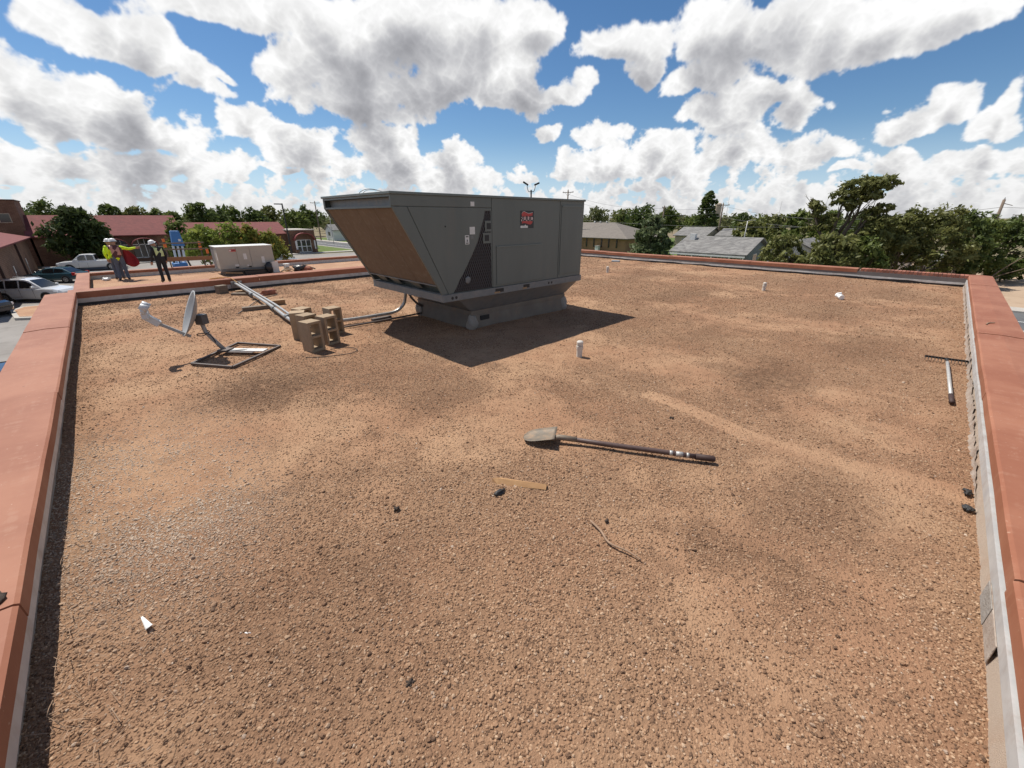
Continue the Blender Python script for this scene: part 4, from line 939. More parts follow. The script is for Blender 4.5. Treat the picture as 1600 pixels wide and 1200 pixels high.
def scrap(c, l, w, rz, lab):
    o = thing('paper_scrap', lab, 'paper scrap', (c[0], c[1], 0.018), rz); mb = MB()
    vs = []; r = random.Random(int(c[0]*999))
    for i in range(6):
        for k in (-1, 1): vs.append(((i/5-0.5)*l, k*w*(0.25+0.75*i/5)*0.5, 0.004*math.sin(i*1.3)+r.uniform(-.002, .002)+(0.004 if k > 0 else 0)))
    mb.add(vs, [(2*i, 2*i+1, 2*i+3, 2*i+2) for i in range(5)]); q = mb.build('sheet', M['paper'], o, smooth=True); md = q.modifiers.new('thick', 'SOLIDIFY'); md.thickness = 0.0015
scrap((-0.29, 1.94, 0), 0.085, 0.026, -1.35, 'torn white paper scrap on gravel near the left parapet')
scrap((0.012, 1.58, 0), 0.028, 0.007, 2.2, 'tiny white sliver on gravel, lower left')
CL = [((0.85, 1.86), 0.013, 'dark clod on open gravel, left of the stake'), ((3.15, 1.26), 0.014, 'dark clod on gravel beyond the shovel grip'), ((1.66, 0.93), 0.009, 'dark clod on gravel beside the twig'), ((0.39, 0.95), 0.012, 'dark clod at the bottom centre of the roof')]
for i, (c, s_, lab) in enumerate(CL): tag(lump((c[0], c[1], s_*0.5), (s_*1.2, s_, s_*0.8), M['clod'], 'dirt_clod', None, (0, 0, 0), 40+i, 3, 0.9), lab, 'clod', 'dark clods')
tag(lump((3.50, YR+0.06, 0.015), (0.032, 0.020, 0.010), M['tar'], 'tar_lump', None, (0, 0, 0), 51, 3, 0.9), 'black tar lump at foot of right parapet, farther one', 'tar lump', 'tar lumps')
tag(lump((3.28, YR+0.06, 0.015), (0.026, 0.018, 0.011), M['tar'], 'tar_lump', None, (0, 0, 0), 52, 3, 0.9), 'black tar lump at foot of right parapet, nearer one', 'tar lump', 'tar lumps')
tag(lump((XL+0.0, 2.15, ZT+0.014), (0.022, 0.036, 0.010), M['clod'], 'leaf_litter', None, (0, 0, 0), 53, 2, 0.7), 'small clump of dry leaf litter on left coping', 'leaf litter')
tag(MB().tube(bez([(8.3, YR-0.08, ZT+0.018), (8.42, YR-0.10, ZT+0.02), (8.5, YR-0.16, ZT+0.018)], 4), 0.008, 6).build('twig', M['twig_bark']), 'short twig lying on the right coping', 'twig')
# patch of torn base sheet low on the right wall
MB(BO).box((2.02, YR+0.0245, 0.02), (2.42, YR+0.030, 0.115)).build('patch_sheet', M['mastic'], bld, bevel=0.004)
MB(BO).box((2.24, YR+0.0302, 0.02), (2.44, YR+0.034, 0.118)).build('patch_sheet', M['stucco'], bld, bevel=0.004)
# dry grass blown against the left parapet
def dry_grass():
    mb = MB(); r = random.Random(8)
    for i in range(420):
        x = XL+0.03+abs(r.gauss(0, 0.16)); y = r.uniform(0.9, 3.2) if i < 330 else r.uniform(3.2, 8.0); a = r.uniform(0, 6.28); l = r.uniform(0.03, 0.11); z = 0.012+r.random()*0.012
        d = Vector((math.cos(a), math.sin(a), r.uniform(0.0, 0.35))).normalized(); s = d.cross(Vector((0, 0, 1))).normalized()*r.uniform(0.0006, 0.0014); p_ = Vector((x, y, z))
        m1 = p_+d*l*0.5+Vector((0, 0, 0.006)); e_ = p_+d*l
        mb.add([p_-s, p_+s, m1+s, m1-s, e_], [(0, 1, 2, 3), (3, 2, 4)])
    tag(mb.build('dry_grass', M['twig_bark']), 'dry grass blades blown along the left parapet', 'grass', kind='stuff')
dry_grass()

# ================================================================ lower roof: second unit, clutter, workers
mat('unit2_paint', (0.36, 0.335, 0.285), 0.55, col2=(0.40, 0.375, 0.32), ns=2, var=0.6, dirt=(0.28, 0.23, 0.18), dirt_amt=0.3, dirt_scale=3)
mat('unit2_top', (0.62, 0.61, 0.57), 0.5)
mat('orange_paint', (0.72, 0.17, 0.035), 0.5)
mat('bag_black', (0.016, 0.016, 0.018), 0.4, bump=0.4, bs=20)
mat('bucket_white', (0.74, 0.73, 0.70), 0.45)
mat('hose_tan', (0.45, 0.33, 0.2), 0.7)
mat('beam_wood', (0.34, 0.185, 0.095), 0.85, col2=(0.26, 0.13, 0.07), ns=5, var=0.8)
V0 = (5.1, 25.0, Z2)
u2 = thing('rooftop_air_unit', 'beige box air unit with red badge on the lower roof', 'air conditioner', V0)
def V(): return MB(V0)
a0, a1, b0_, b1_, zb, zt = 3.92, 6.33, 24.30, 25.75, Z2+0.30, 0.30
V().box((a0+0.01, b0_+0.01, zb), (a1-0.01, b1_-0.01, zt-0.035)).build('cabinet', M['unit2_paint'], u2)
for s0, s1 in ((a0, 4.70), (4.71, 5.28), (5.29, a1)): V().box((s0, b0_-0.012, zb+0.02), (s1-0.008, b0_+0.009, zt-0.04)).build('front_panel', M['unit2_paint'], u2, bevel=0.006)
V().box((a0-0.012, b0_+0.0, zb+0.02), (a0+0.009, 25.0, zt-0.04)).build('side_panel', M['unit2_paint'], u2); V().box((a0-0.012, 25.012, zb+0.02), (a0+0.009, b1_, zt-0.04)).build('side_louvre', M['galv_dull'], u2)
V().box((a0-0.03, b0_-0.03, zt-0.034), (a1+0.03, b1_+0.03, zt)).build('top_cover', M['unit2_top'], u2, bevel=0.008)
V().box((a0-0.02, b0_-0.02, zb-0.10), (a1+0.02, b1_+0.02, zb-0.002)).build('base_rail', M['galv'], u2)
V().box((a0+0.15, b0_+0.12, Z2-0.02), (a1-0.15, b1_-0.12, zb-0.101)).build('roof_curb', M['curb_metal'], u2)
bd2 = V().box((4.42, b0_-0.018, 0.055), (4.70, b0_-0.0125, 0.165)).build('badge', M['badge_red'], u2); V().box((4.43, b0_-0.021, 0.075), (4.50, b0_-0.0182, 0.145)).build('badge_square', M['label_white'], bd2); V().box((4.53, b0_-0.021, 0.10), (4.67, b0_-0.0182, 0.125)).build('badge_lettering', M['badge_black'], bd2)
for (x0, x1, z0, z1) in ((4.97, 5.11, -0.33, -0.06), (5.74, 5.88, -0.55, -0.24), (4.53, 4.70, -0.63, -0.55), (5.05, 5.12, -0.66, -0.60)):
    V().box((x0, b0_-0.016, z0), (x1, b0_-0.0125, z1)).build('label', M['label_white'], u2)
for x0 in (4.54, 5.10, 5.80): V().box((x0, b0_-0.022, zb+0.03), (x0+0.13, b0_-0.0125, zb+0.09)).build('lift_slot', M['black'], u2)
V().box((a0-0.016, 24.42, -0.33), (a0-0.0125, 24.60, 0.02)).build('label', M['label_white'], u2)
# clutter round it
def leant(name, lab, cat, lo, hi, m): return tag(MB().box(lo, hi).build(name, M[m], bevel=0.004), lab, cat)
leant('sheet_panel', 'pale sheet-metal panel leant on the right end of the beige unit', 'metal sheet', (6.10, 24.06, Z2), (6.40, 24.10, Z2+0.55), 'unit2_top')
tag(lump((5.93, 24.05, Z2+0.26), (0.17, 0.13, 0.30), M['bag_black'], 'rubbish_bag', None, (0, 0, 0), 61, 3, 0.25), 'upright black rubbish bag before the beige unit', 'bag')
plank('long_board', 'long dark board propped before the beige unit', 'board', (4.95, 24.05, 0.26+Z2), (1.6, 0.10, 0.035), 0.06, 'wood_old', tilt=0.06)
plank('long_board', 'pale broken board under the beige unit', 'board', (4.45, 23.98, 0.14+Z2), (0.7, 0.14, 0.06), -0.1, 'wood_pale', tilt=0.1)
plank('toolbox', 'low black tool case under the beige unit', 'tool case', (5.25, 24.0, 0.10+Z2), (0.9, 0.22, 0.18), 0.0, 'bag_black')
bk = thing('paint_bucket', 'white plastic bucket beside the beige unit', 'bucket', (6.85, 24.35, Z2))
MB().lathe((0, 0, 0), [(0.125, 0), (0.15, 0.34), (0.16, 0.345), (0.16, 0.37), (0.14, 0.372)], 20).build('pail', M['bucket_white'], bk, smooth=False)
MB().tube([(0.16*math.cos(t*math.pi/10), 0.03, 0.33-0.16*math.sin(t*math.pi/10)) for t in range(11)], 0.005, 6).build('bail_handle', M['dark_steel'], bk)
tag(MB().tube(bez([(6.7, 24.1, Z2+0.03), (6.9, 23.9, Z2+0.10), (6.6, 23.8, Z2+0.12), (6.5, 24.1, Z2+0.04), (6.85, 24.15, Z2+0.2), (7.05, 23.9, Z2+0.04)], 6), 0.028, 8).build('coiled_hose', M['hose_tan'], smooth=True), 'tan hose coiled next to the white bucket', 'hose')
tag(lump((7.35, 23.9, Z2+0.12), (0.30, 0.18, 0.17), M['bag_black'], 'tool_pile', None, (0, 0, 0), 62, 3, 0.6), 'dark heap of tools right of the white bucket', 'tool heap')
tag(lump((7.75, 23.85, Z2+0.08), (0.28, 0.15, 0.11), M['brick_red'], 'red_rag', None, (0, 0, 0), 63, 3, 0.6), 'dark red rag heap on the lower roof', 'rag')
tag(MB().tube([(7.55, 23.95, Z2+0.30), (8.1, 23.75, Z2+0.06)], 0.035, 8).build('wooden_pole', M['wood_old']), 'short wooden pole leaning on the tool heap', 'pole')
tag(lump((-0.42, 20.6, Z2+0.10), (0.10, 0.10, 0.07), M['bucket_white'], 'crumpled_wrap', None, (0, 0, 0), 64, 3, 0.5), 'white crumpled wrapper in the lower roof corner behind the coping', 'wrapper')
tag(lump((-0.2, 26.2, Z2+0.06), (0.14, 0.10, 0.07), M['bucket_white'], 'crumpled_wrap', None, (0, 0, 0), 65, 3, 0.5), 'white scrap on gravel left of the hi-vis workers', 'wrapper')
# temporary edge guard: orange clamps, timber rails
gdr = thing('edge_guard_rail', 'temporary guard rail with orange posts and brown beam at roof edge', 'guard rail', (3.2, 27.1, ZT2))
def Gd(): return MB((3.2, 27.1, ZT2))
for x, z in ((2.31, 0.62), (3.72, 0.45)):
    Gd().beam((x, 27.12, ZT2+0.016), (x, 27.12, z), 0.05, 0.05, (0, 1, 0)).build('post', M['dark_steel'], gdr)
    Gd().box((x-0.06, 27.06, z-0.40), (x+0.06, 27.18, z-0.22)).build('clamp', M['orange_paint'], gdr); Gd().box((x-0.05, 27.07, z-0.14), (x+0.05, 27.17, z)).build('clamp', M['orange_paint'], gdr)
Gd().box((3.92, 27.06, -0.15), (4.02, 27.18, 0.10)).build('clamp', M['orange_paint'], gdr); Gd().beam((3.97, 27.12, ZT2+0.016), (3.97, 27.12, 0.15), 0.05, 0.05, (0, 1, 0)).build('post', M['dark_steel'], gdr)
Gd().beam((2.1, 27.05, 0.41), (3.9, 27.05, 0.40), 0.035, 0.06).build('rail', M['wood_old'], gdr)
Gd().beam((2.1, 27.05, 0.13), (4.0, 27.05, 0.10), 0.035, 0.06).build('rail', M['wood_old'], gdr)
Gd().beam((2.0, 27.04, -0.33), (4.5, 27.04, -0.38), 0.05, 0.19).build('toe_beam', M['beam_wood'], gdr)

# ---------------------------------------------------------------- people
mat('skin', (0.36, 0.20, 0.135), 0.6)
mat('lime', (0.62, 0.83, 0.02), 0.75)
mat('vest_maroon', (0.10, 0.035, 0.035), 0.8)
mat('vest_pink', (0.50, 0.26, 0.20), 0.6)
mat('vest_lime', (0.52, 0.62, 0.30), 0.6)
mat('jeans', (0.07, 0.09, 0.13), 0.9, col2=(0.10, 0.12, 0.16), ns=6)
mat('dark_cloth', (0.018, 0.019, 0.024), 0.9)
mat('boots', (0.06, 0.035, 0.022), 0.8)
mat('helmet', (0.80, 0.79, 0.76), 0.35)
mat('hair', (0.02, 0.015, 0.012), 0.8)
mat('red_cloth', (0.24, 0.012, 0.018), 0.85, bump=0.3, bs=8)

def person(lab, loc, rotz, pose, mats, vest, scale=1.0):
    """one skinned body; bones carry the clothing they wear"""
    J = dict(pelvis=(0, 0, .95), waist=(0, 0, 1.08), chest=(0, .01, 1.30), neck=(0, .015, 1.48), jaw=(0, .03, 1.57), skull=(0, .03, 1.66), crown=(0, .02, 1.74))
    for s, k in ((-1, 'L'), (1, 'R')):
        J.update({k+'sh': (s*.18, 0, 1.42), k+'el': (s*.25, -.03, 1.14), k+'wr': (s*.24, .07, .91), k+'pa': (s*.235, .10, .84),
                  k+'hip': (s*.095, 0, .90), k+'kn': (s*.11, .02, .49), k+'an': (s*.12, -.02, .09), k+'he': (s*.12, -.05, .045), k+'to': (s*.14, .15, .035)})
    J.update(pose)
    for s, k in ((-1, 'L'), (1, 'R')):
        pa = Vector(J[k+'pa']); d = (pa-Vector(J[k+'wr'])).normalized(); sd = d.cross(Vector((0.2, 1, 0.1))).normalized()
        for i, (o_, l_) in enumerate(((-.030, .070), (-.010, .082), (.011, .078), (.030, .060))):
            J[f'{k}f{i}a'] = tuple(pa+sd*o_+d*.035); J[f'{k}f{i}b'] = tuple(pa+sd*o_*1.15+d*(.035+l_*.55)+Vector((0, .008, 0))); J[f'{k}f{i}c'] = tuple(pa+sd*o_*1.15+d*(.03+l_*.9)+Vector((0, .022, 0)))
        J[k+'t0'] = tuple(pa-sd*.045+d*.0); J[k+'t1'] = tuple(pa-sd*.062+d*.04)
    B = [('pelvis','waist','torso'),('waist','chest','torso'),('chest','neck','torso'),('neck','jaw','skin'),('jaw','skull','skin'),('skull','crown','hair')]
    for k in 'LR':
        B += [('chest',k+'sh','torso'),(k+'sh',k+'el','sleeve'),(k+'el',k+'wr','sleeve'),(k+'wr',k+'pa','skin'),('pelvis',k+'hip','legs'),(k+'hip',k+'kn','legs'),(k+'kn',k+'an','legs'),(k+'an',k+'he','boots'),(k+'an',k+'to','boots')]
        for i in range(4): B += [(k+'pa',f'{k}f{i}a','skin'),(f'{k}f{i}a',f'{k}f{i}b','skin'),(f'{k}f{i}b',f'{k}f{i}c','skin')]
        B += [(k+'pa',k+'t0','skin'),(k+'t0',k+'t1','skin')]
    rad = dict(pelvis=.165, waist=.150, chest=.175, neck=.062, jaw=.082, skull=.098, crown=.07)
    def R_(n):
        if n in rad: return rad[n]
        t = n[1:]
        return {'sh': .092, 'el': .062, 'wr': .042, 'pa': .036, 'hip': .112, 'kn': .078, 'an': .062, 'he': .04, 'to': .042}.get(t, .0095)
    names = list(J); me = bpy.data.meshes.new('person_body'); me.from_pydata([J[n] for n in names], [(names.index(a), names.index(b)) for a, b, _ in B], [])
    tmp = bpy.data.objects.new('person_body', me); COL.objects.link(tmp)
    md = tmp.modifiers.new('skin', 'SKIN'); sv_ = me.skin_vertices[0].data
    for i, n in enumerate(names):
        r = R_(n); wide = 1.25 if n in ('pelvis', 'waist', 'chest') else 1.0
        sv_[i].radius = (r*wide, r*0.85 if wide > 1 else r); sv_[i].use_root = (n == 'pelvis')
    md.use_smooth_shade = True; sb = tmp.modifiers.new('sub', 'SUBSURF'); sb.levels = 1; sb.render_levels = 1
    bpy.context.view_layer.update(); ev = tmp.evaluated_get(bpy.context.evaluated_depsgraph_get()); bm_ = bpy.data.meshes.new_from_object(ev); bpy.data.objects.remove(tmp)
    bm_.materials.clear(); order = ['torso', 'sleeve', 'legs', 'boots', 'skin', 'hair']
    for k in order: bm_.materials.append(M[mats[k]])
    segs = [(Vector(J[a]), Vector(J[b]), c) for a, b, c in B]; torso_faces = []
    for p in bm_.polygons:
        c = p.center; best = None
        for a, b, k in segs:
            ab = b-a; t = max(0, min(1, (c-a).dot(ab)/max(ab.length_squared, 1e-9))); d = (c-(a+ab*t)).length
            if best is None or d < best[0]: best = (d, k)
        k = best[1]
        if k == 'torso' and c.z < 0.90: k = 'legs'
        p.material_index = order.index(k); p.use_smooth = True
        if k == 'torso' and 0.92 < c.z < 1.50: torso_faces.append(p.index)
    root = thing('person', lab, 'person', loc, rotz, 'roof workers'); root.scale = (scale,)*3
    body = bpy.data.objects.new('body', bm_); link(body, root)
    # vest: torso skin pushed outwards, with reflective bands
    vs = []; fs = []; mi = []; mp = {}
    for fi in torso_faces:
        p = bm_.polygons[fi]; q = []
        for vi in p.vertices:
            if vi not in mp: mp[vi] = len(vs); v = bm_.vertices[vi]; vs.append(v.co+v.normal*0.014)
            q.append(mp[vi])
        z = p.center.z; x = p.center.x
        band = (0.97 < z < 1.02) or (1.10 < z < 1.16); strap = z > 1.16 and 0.06 < abs(x) < 0.13
        fs.append(q); mi.append(1 if band or strap else (2 if z < 0.97 else 0))
    vm = bpy.data.meshes.new('vest'); vm.from_pydata([tuple(v) for v in vs], [], fs)
    for k in vest: vm.materials.append(M[k])
    vm.polygons.foreach_set('material_index', mi); vm.polygons.foreach_set('use_smooth', [True]*len(fs))
    vo = bpy.data.objects.new('vest', vm); link(vo, root); s_ = vo.modifiers.new('thick', 'SOLIDIFY'); s_.thickness = 0.006; s_.offset = 1
    hc = Vector(J['skull']); hd = (Vector(J['crown'])-Vector(J['jaw'])).normalized()
    hat = MB(); hat.lathe(hc+hd*0.02, [(0.150, 0.0), (0.150, 0.008), (0.122, 0.012), (0.118, 0.05), (0.098, 0.095), (0.060, 0.122), (0.0, 0.132)], 20, hd, cap=False)
    ho = hat.build('hard_hat', M['helmet'], root, smooth=True)
    fx = Vector(J['jaw'])-Vector(J['neck']); fwd = Vector(pose.get('_face', (0, 1, 0)))
    lump(hc-hd*0.03+fwd*0.095, (0.016, 0.022, 0.022), M['skin'], 'nose', root, (0, 0, 0), 1, 1, 0.1)
    sdv = hd.cross(fwd).normalized()
    for s in (-1, 1): lump(hc-hd*0.03+sdv*(0.098*s), (0.012, 0.022, 0.03), M['skin'], 'ear', root, (0, 0, 0), 2, 1, 0.1); lump(hc-hd*0.005+fwd*0.088+sdv*(0.035*s), (0.010, 0.008, 0.008), M['hair'], 'eye', root, (0, 0, 0), 3, 1, 0.05)
    lump(hc-hd*0.085+fwd*0.082, (0.024, 0.008, 0.007), M['brick_red'], 'mouth', root, (0, 0, 0), 4, 1, 0.05)
    return root
hiA = dict(torso='lime', sleeve='lime', legs='jeans', boots='boots', skin='skin', hair='hair')
person('worker in white hard hat and lime sleeves with one arm stretched out', (0.43, 25.75, Z2), -0.10,
       dict(Rsh=(.19, 0, 1.43), Rel=(.44, .06, 1.33), Rwr=(.68, .12, 1.38), Rpa=(.755, .13, 1.385), Lel=(-.27, .05, 1.15), Lwr=(-.18, .22, 1.00), Lpa=(-.15, .29, .98), Lkn=(-.13, .05, .49), Lan=(-.17, -.05, .09), Lhe=(-.17, -.08, .045), Lto=(-.19, .12, .035),
            jaw=(.0, .05, 1.57), skull=(.0, .06, 1.655), crown=(-.005, .055, 1.735)),
       hiA, ('vest_maroon', 'vest_pink', 'lime'))
person('worker in lime jacket and white hard hat half hidden behind another', (0.30, 26.35, Z2), 0.35,
       dict(Lel=(-.30, -.06, 1.16), Lwr=(-.24, -.02, .93), Lpa=(-.225, .0, .86)), hiA, ('lime', 'vest_lime', 'lime'), 0.985)
person('worker in dark clothes and striped safety vest looking down at left', (1.71, 23.75, Z2), 0.30,
       dict(jaw=(-.05, .05, 1.56), skull=(-.075, .06, 1.635), crown=(-.105, .05, 1.71), _face=(-0.85, 0.4, -0.35), Lel=(-.27, .0, 1.13), Lwr=(-.28, .10, .90), Lpa=(-.285, .13, .83)),
       dict(torso='dark_cloth', sleeve='dark_cloth', legs='dark_cloth', boots='bag_black', skin='skin', hair='hair'), ('dark_cloth', 'vest_lime', 'dark_cloth'), 0.99)
# red cloth hanging from the outstretched arm
mb = MB(); vs = []; nu, nv = 12, 12
for j in range(nv):
    for i in range(nu):
        u = i/(nu-1); v = j/(nv-1)
        vs.append((0.50+u*(0.36+0.14*math.sin(v*2.2))+0.12*v, 25.86+0.05*math.sin(u*9+v*3)+0.04*math.sin(v*5), Z2+1.36-v*(0.66+0.15*math.sin(u*3.0))-0.10*u*(1-v)))
mb.add(vs, [(j*nu+i, j*nu+i+1, (j+1)*nu+i+1, (j+1)*nu+i) for j in range(nv-1) for i in range(nu-1)])
rc = mb.build('red_cloth', M['red_cloth'], smooth=True); tag(rc, 'dark red cloth held up by the lime-sleeved worker', 'cloth'); s_ = rc.modifiers.new('thick', 'SOLIDIFY'); s_.thickness = 0.01

# ================================================================ street level: ground, roads, car park
def ground_mat(name, c1, c2, c3, s1=0.08, s2=1.2, rough=0.95, bump=0.3):
    m = bpy.data.materials.new(name); m.use_nodes = True; t = NT(m.node_tree); b = t.n['Principled BSDF']
    co = t.new('ShaderNodeTexCoord').outputs['Object']
    c = t.mix(t.ss(t.noise(co, s1, 5, 0.6), 0.35, 0.65), c1, c2); c = t.mix(t.m('MULTIPLY', t.ss(t.noise(co, s2, 6, 0.65), 0.48, 0.70), 0.7), c, c3)
    t.l.new(c, b.inputs['Base Color']); b.inputs['Roughness'].default_value = rough; b.inputs['Specular IOR Level'].default_value = 0.25
    bp = t.new('ShaderNodeBump'); bp.inputs['Strength'].default_value = bump; bp.inputs['Distance'].default_value = 0.03
    t.l.new(t.noise(co, 12, 5, 0.65), bp.inputs['Height']); t.l.new(bp.outputs[0], b.inputs['Normal']); M[name] = m
ground_mat('earth', (0.20, 0.15, 0.10), (0.15, 0.14, 0.065), (0.24, 0.185, 0.125))
ground_mat('dirt_lot', (0.44, 0.33, 0.235), (0.38, 0.275, 0.19), (0.30, 0.21, 0.14))
ground_mat('lawn', (0.085, 0.13, 0.028), (0.12, 0.15, 0.04), (0.06, 0.10, 0.02), 0.4, 3.0)
ground_mat('asphalt', (0.10, 0.10, 0.105), (0.13, 0.13, 0.13), (0.085, 0.085, 0.09), 0.3, 2.0)
ground_mat('car_park', (0.235, 0.215, 0.195), (0.28, 0.26, 0.24), (0.18, 0.165, 0.15), 0.15, 1.0)
ground_mat('concrete', (0.46, 0.42, 0.37), (0.40, 0.37, 0.33), (0.34, 0.31, 0.27), 0.6, 3.0)
mat('road_paint', (0.75, 0.74, 0.70), 0.7)
def sheet(name, x0, x1, y0, y1, z, m):
    o = MB().quad((x0, y0, z), (x1, y0, z), (x1, y1, z), (x0, y1, z)).build(name, M[m]); return tag(o, kind='structure')
def kerbed(name, x0, x1, y0, y1, z, h, m):
    o = MB().box((x0, y0, z), (x1, y1, z+h)).build(name, M[m], bevel=0.02); return tag(o, kind='structure')
sheet('ground', -2500, 3500, -2500, 3500, GZ-0.012, 'earth')
sheet('car_park', -60, 26.5, 27.6, 78.6, GZ-0.004, 'car_park')
sheet('road', 36.0, 43.6, -300, 420, GZ-0.004, 'asphalt')
sheet('road_centre_line', 39.72, 39.84, -300, 420, GZ+0.002, 'road_paint')
sheet('road', 26.5, 36.0, 66, 77.0, GZ-0.004, 'car_park')
kerbed('grass_verge', 28.0, 35.6, -40, 65.5, GZ-0.1, 0.16, 'lawn')
kerbed('church_lawn', 26.2, 35.6, 80.2, 200, GZ-0.1, 0.20, 'lawn')
kerbed('kerb', 35.6, 36.0, -40, 65.5, GZ-0.1, 0.22, 'concrete')
kerbed('kerb', 35.6, 36.0, 78.0, 200, GZ-0.1, 0.24, 'concrete')
kerbed('kerb', 43.6, 44.0, -200, 300, GZ-0.1, 0.22, 'concrete')
kerbed('pavement', -6, 26.2, 78.6, 80.2, GZ-0.1, 0.23, 'concrete')
kerbed('pavement', 26.2, 35.6, 78.6, 80.199, GZ-0.1, 0.23, 'concrete')
kerbed('pavement', 44.0, 45.6, -200, 300, GZ-0.1, 0.20, 'concrete')
sheet('dirt_lot', 45.6, 98, -60, 11, GZ-0.006, 'dirt_lot')
sheet('yard', 45.6, 130, 11, 140, GZ-0.008, 'lawn')
sheet('building_apron', 15.7, 28.0, -40, 65, GZ-0.008, 'dirt_lot')
for k in range(9):
    x = -30+k*3.0
    MB().add([(x, 52.5, GZ+0.002), (x+0.11, 52.5, GZ+0.002), (x+3.2, 57.0, GZ+0.002), (x+3.09, 57.0, GZ+0.002)], [(0, 1, 2, 3)]).build('parking_line', M['road_paint']); o = COL.objects[-1]; tag(o, kind='structure')
isl = MB(); isl.prism([(-5.6, 43.2), (-5.1, 39.7), (-4.3, 39.2), (-2.6, 39.4), (-2.6, 44.6), (-5.2, 44.6)], GZ-0.05, GZ+0.15, 'z'); tag(isl.build('island_kerb', M['concrete'], bevel=0.03), kind='structure')
isl = MB(); isl.prism([(-5.35, 43.1), (-4.9, 40.0), (-4.2, 39.5), (-2.8, 39.7), (-2.8, 44.3), (-5.0, 44.3)], GZ+0.10, GZ+0.165, 'z'); tag(isl.build('island_bed', M['roof_dirt_low']), kind='structure')

# ================================================================ trees
def leaf_mat(name, c1, c2, c3=None, tr=0.35):
    m = bpy.data.materials.new(name); m.use_nodes = True; t = NT(m.node_tree); t.n.remove(t.n['Principled BSDF'])
    at = t.new('ShaderNodeAttribute', attribute_name='leaf'); f = at.outputs['Fac']
    c = t.mix(f, c1, c2)
    if c3: c = t.mix(t.ss(f, 0.72, 1.0), c, c3)
    d = t.new('ShaderNodeBsdfDiffuse'); tl = t.new('ShaderNodeBsdfTranslucent'); gl = t.new('ShaderNodeBsdfGlossy'); gl.inputs['Roughness'].default_value = 0.5
    for q in (d, tl): t.l.new(c, q.inputs['Color'])
    mx = t.new('ShaderNodeMixShader'); mx.inputs[0].default_value = tr; t.l.new(d.outputs[0], mx.inputs[1]); t.l.new(tl.outputs[0], mx.inputs[2])
    m2 = t.new('ShaderNodeMixShader'); m2.inputs[0].default_value = 0.02; t.l.new(mx.outputs[0], m2.inputs[1]); t.l.new(gl.outputs[0], m2.inputs[2])
    t.l.new(m2.outputs[0], t.n['Material Output'].inputs[0]); M[name] = m
leaf_mat('leaf_dark', (0.057, 0.085, 0.024), (0.12, 0.153, 0.039))
leaf_mat('leaf_deep', (0.030, 0.047, 0.013), (0.075, 0.10, 0.026))
leaf_mat('leaf_mid', (0.088, 0.122, 0.03), (0.165, 0.194, 0.049))
leaf_mat('leaf_olive', (0.107, 0.122, 0.036), (0.214, 0.212, 0.07))
leaf_mat('leaf_lime', (0.139, 0.194, 0.035), (0.277, 0.315, 0.065))
leaf_mat('leaf_gold', (0.153, 0.182, 0.035), (0.304, 0.29, 0.058), (0.415, 0.194, 0.042))
leaf_mat('leaf_cedar', (0.093, 0.127, 0.057), (0.194, 0.221, 0.102))
leaf_mat('leaf_far', (0.098, 0.115, 0.046), (0.165, 0.169, 0.07))
mat('bark', (0.085, 0.062, 0.045), 0.95, col2=(0.13, 0.10, 0.075), ns=6, var=0.9, bump=0.5, bs=18)
mat('bark_pale', (0.24, 0.18, 0.13), 0.95, col2=(0.17, 0.125, 0.09), ns=6, var=0.9, bump=0.5, bs=18)

def leaf_cloud(name, lobes, n, size, m, seed, parent, squash=0.75, clump=14):
    """leaf-sized faces gathered in clumps through the lobes (x, y, z, rx, ry, rz)"""
    r = np.random.default_rng(seed); L = np.array(lobes, float); vol = np.prod(L[:, 3:6], 1)**0.75; vol /= vol.sum()
    nc = max(6, n//clump); li = r.choice(len(L), nc, p=vol)
    d = r.normal(size=(nc, 3)); d /= np.linalg.norm(d, axis=1, keepdims=True); rad = 0.45+0.62*r.random(nc)**0.6
    cc = L[li, :3]+d*rad[:, None]*L[li, 3:6]
    ci = r.integers(0, nc, n); sp = (L[li, 3:6].mean(1)*0.20)[ci]
    p = cc[ci]+r.normal(size=(n, 3))*sp[:, None]*np.array([1, 1, squash])
    nrm = d[ci]*0.5+r.normal(size=(n, 3))*0.65+np.array([0, 0, 0.35]); nrm /= np.linalg.norm(nrm, axis=1, keepdims=True)
    a = np.cross(nrm, r.normal(size=(n, 3))); a /= np.linalg.norm(a, axis=1, keepdims=True); b = np.cross(nrm, a)
    s = size*r.lognormal(0, 0.35, n)
    w = (s*0.5)[:, None]; h = (s*0.85)[:, None]
    v = np.stack([p-a*h, p+b*w*0.7+nrm*w*0.15, p+a*h, p-b*w*0.7+nrm*w*0.15], 1).reshape(-1, 3)
    me = bpy.data.meshes.new(name); me.vertices.add(4*n); me.vertices.foreach_set('co', v.astype(np.float32).ravel())
    me.loops.add(4*n); me.loops.foreach_set('vertex_index', np.arange(4*n, dtype=np.int32)); me.polygons.add(n)
    me.polygons.foreach_set('loop_start', np.arange(0, 4*n, 4, dtype=np.int32)); me.polygons.foreach_set('loop_total', np.full(n, 4, np.int32))
    cv = np.clip(r.random(nc)[ci]*0.75+r.random(n)*0.35-0.05, 0, 1); at = me.attributes.new('leaf', 'FLOAT', 'POINT'); at.data.foreach_set('value', np.repeat(cv, 4).astype(np.float32))
    me.update(); me.materials.append(m); o = bpy.data.objects.new(name, me); return link(o, parent)

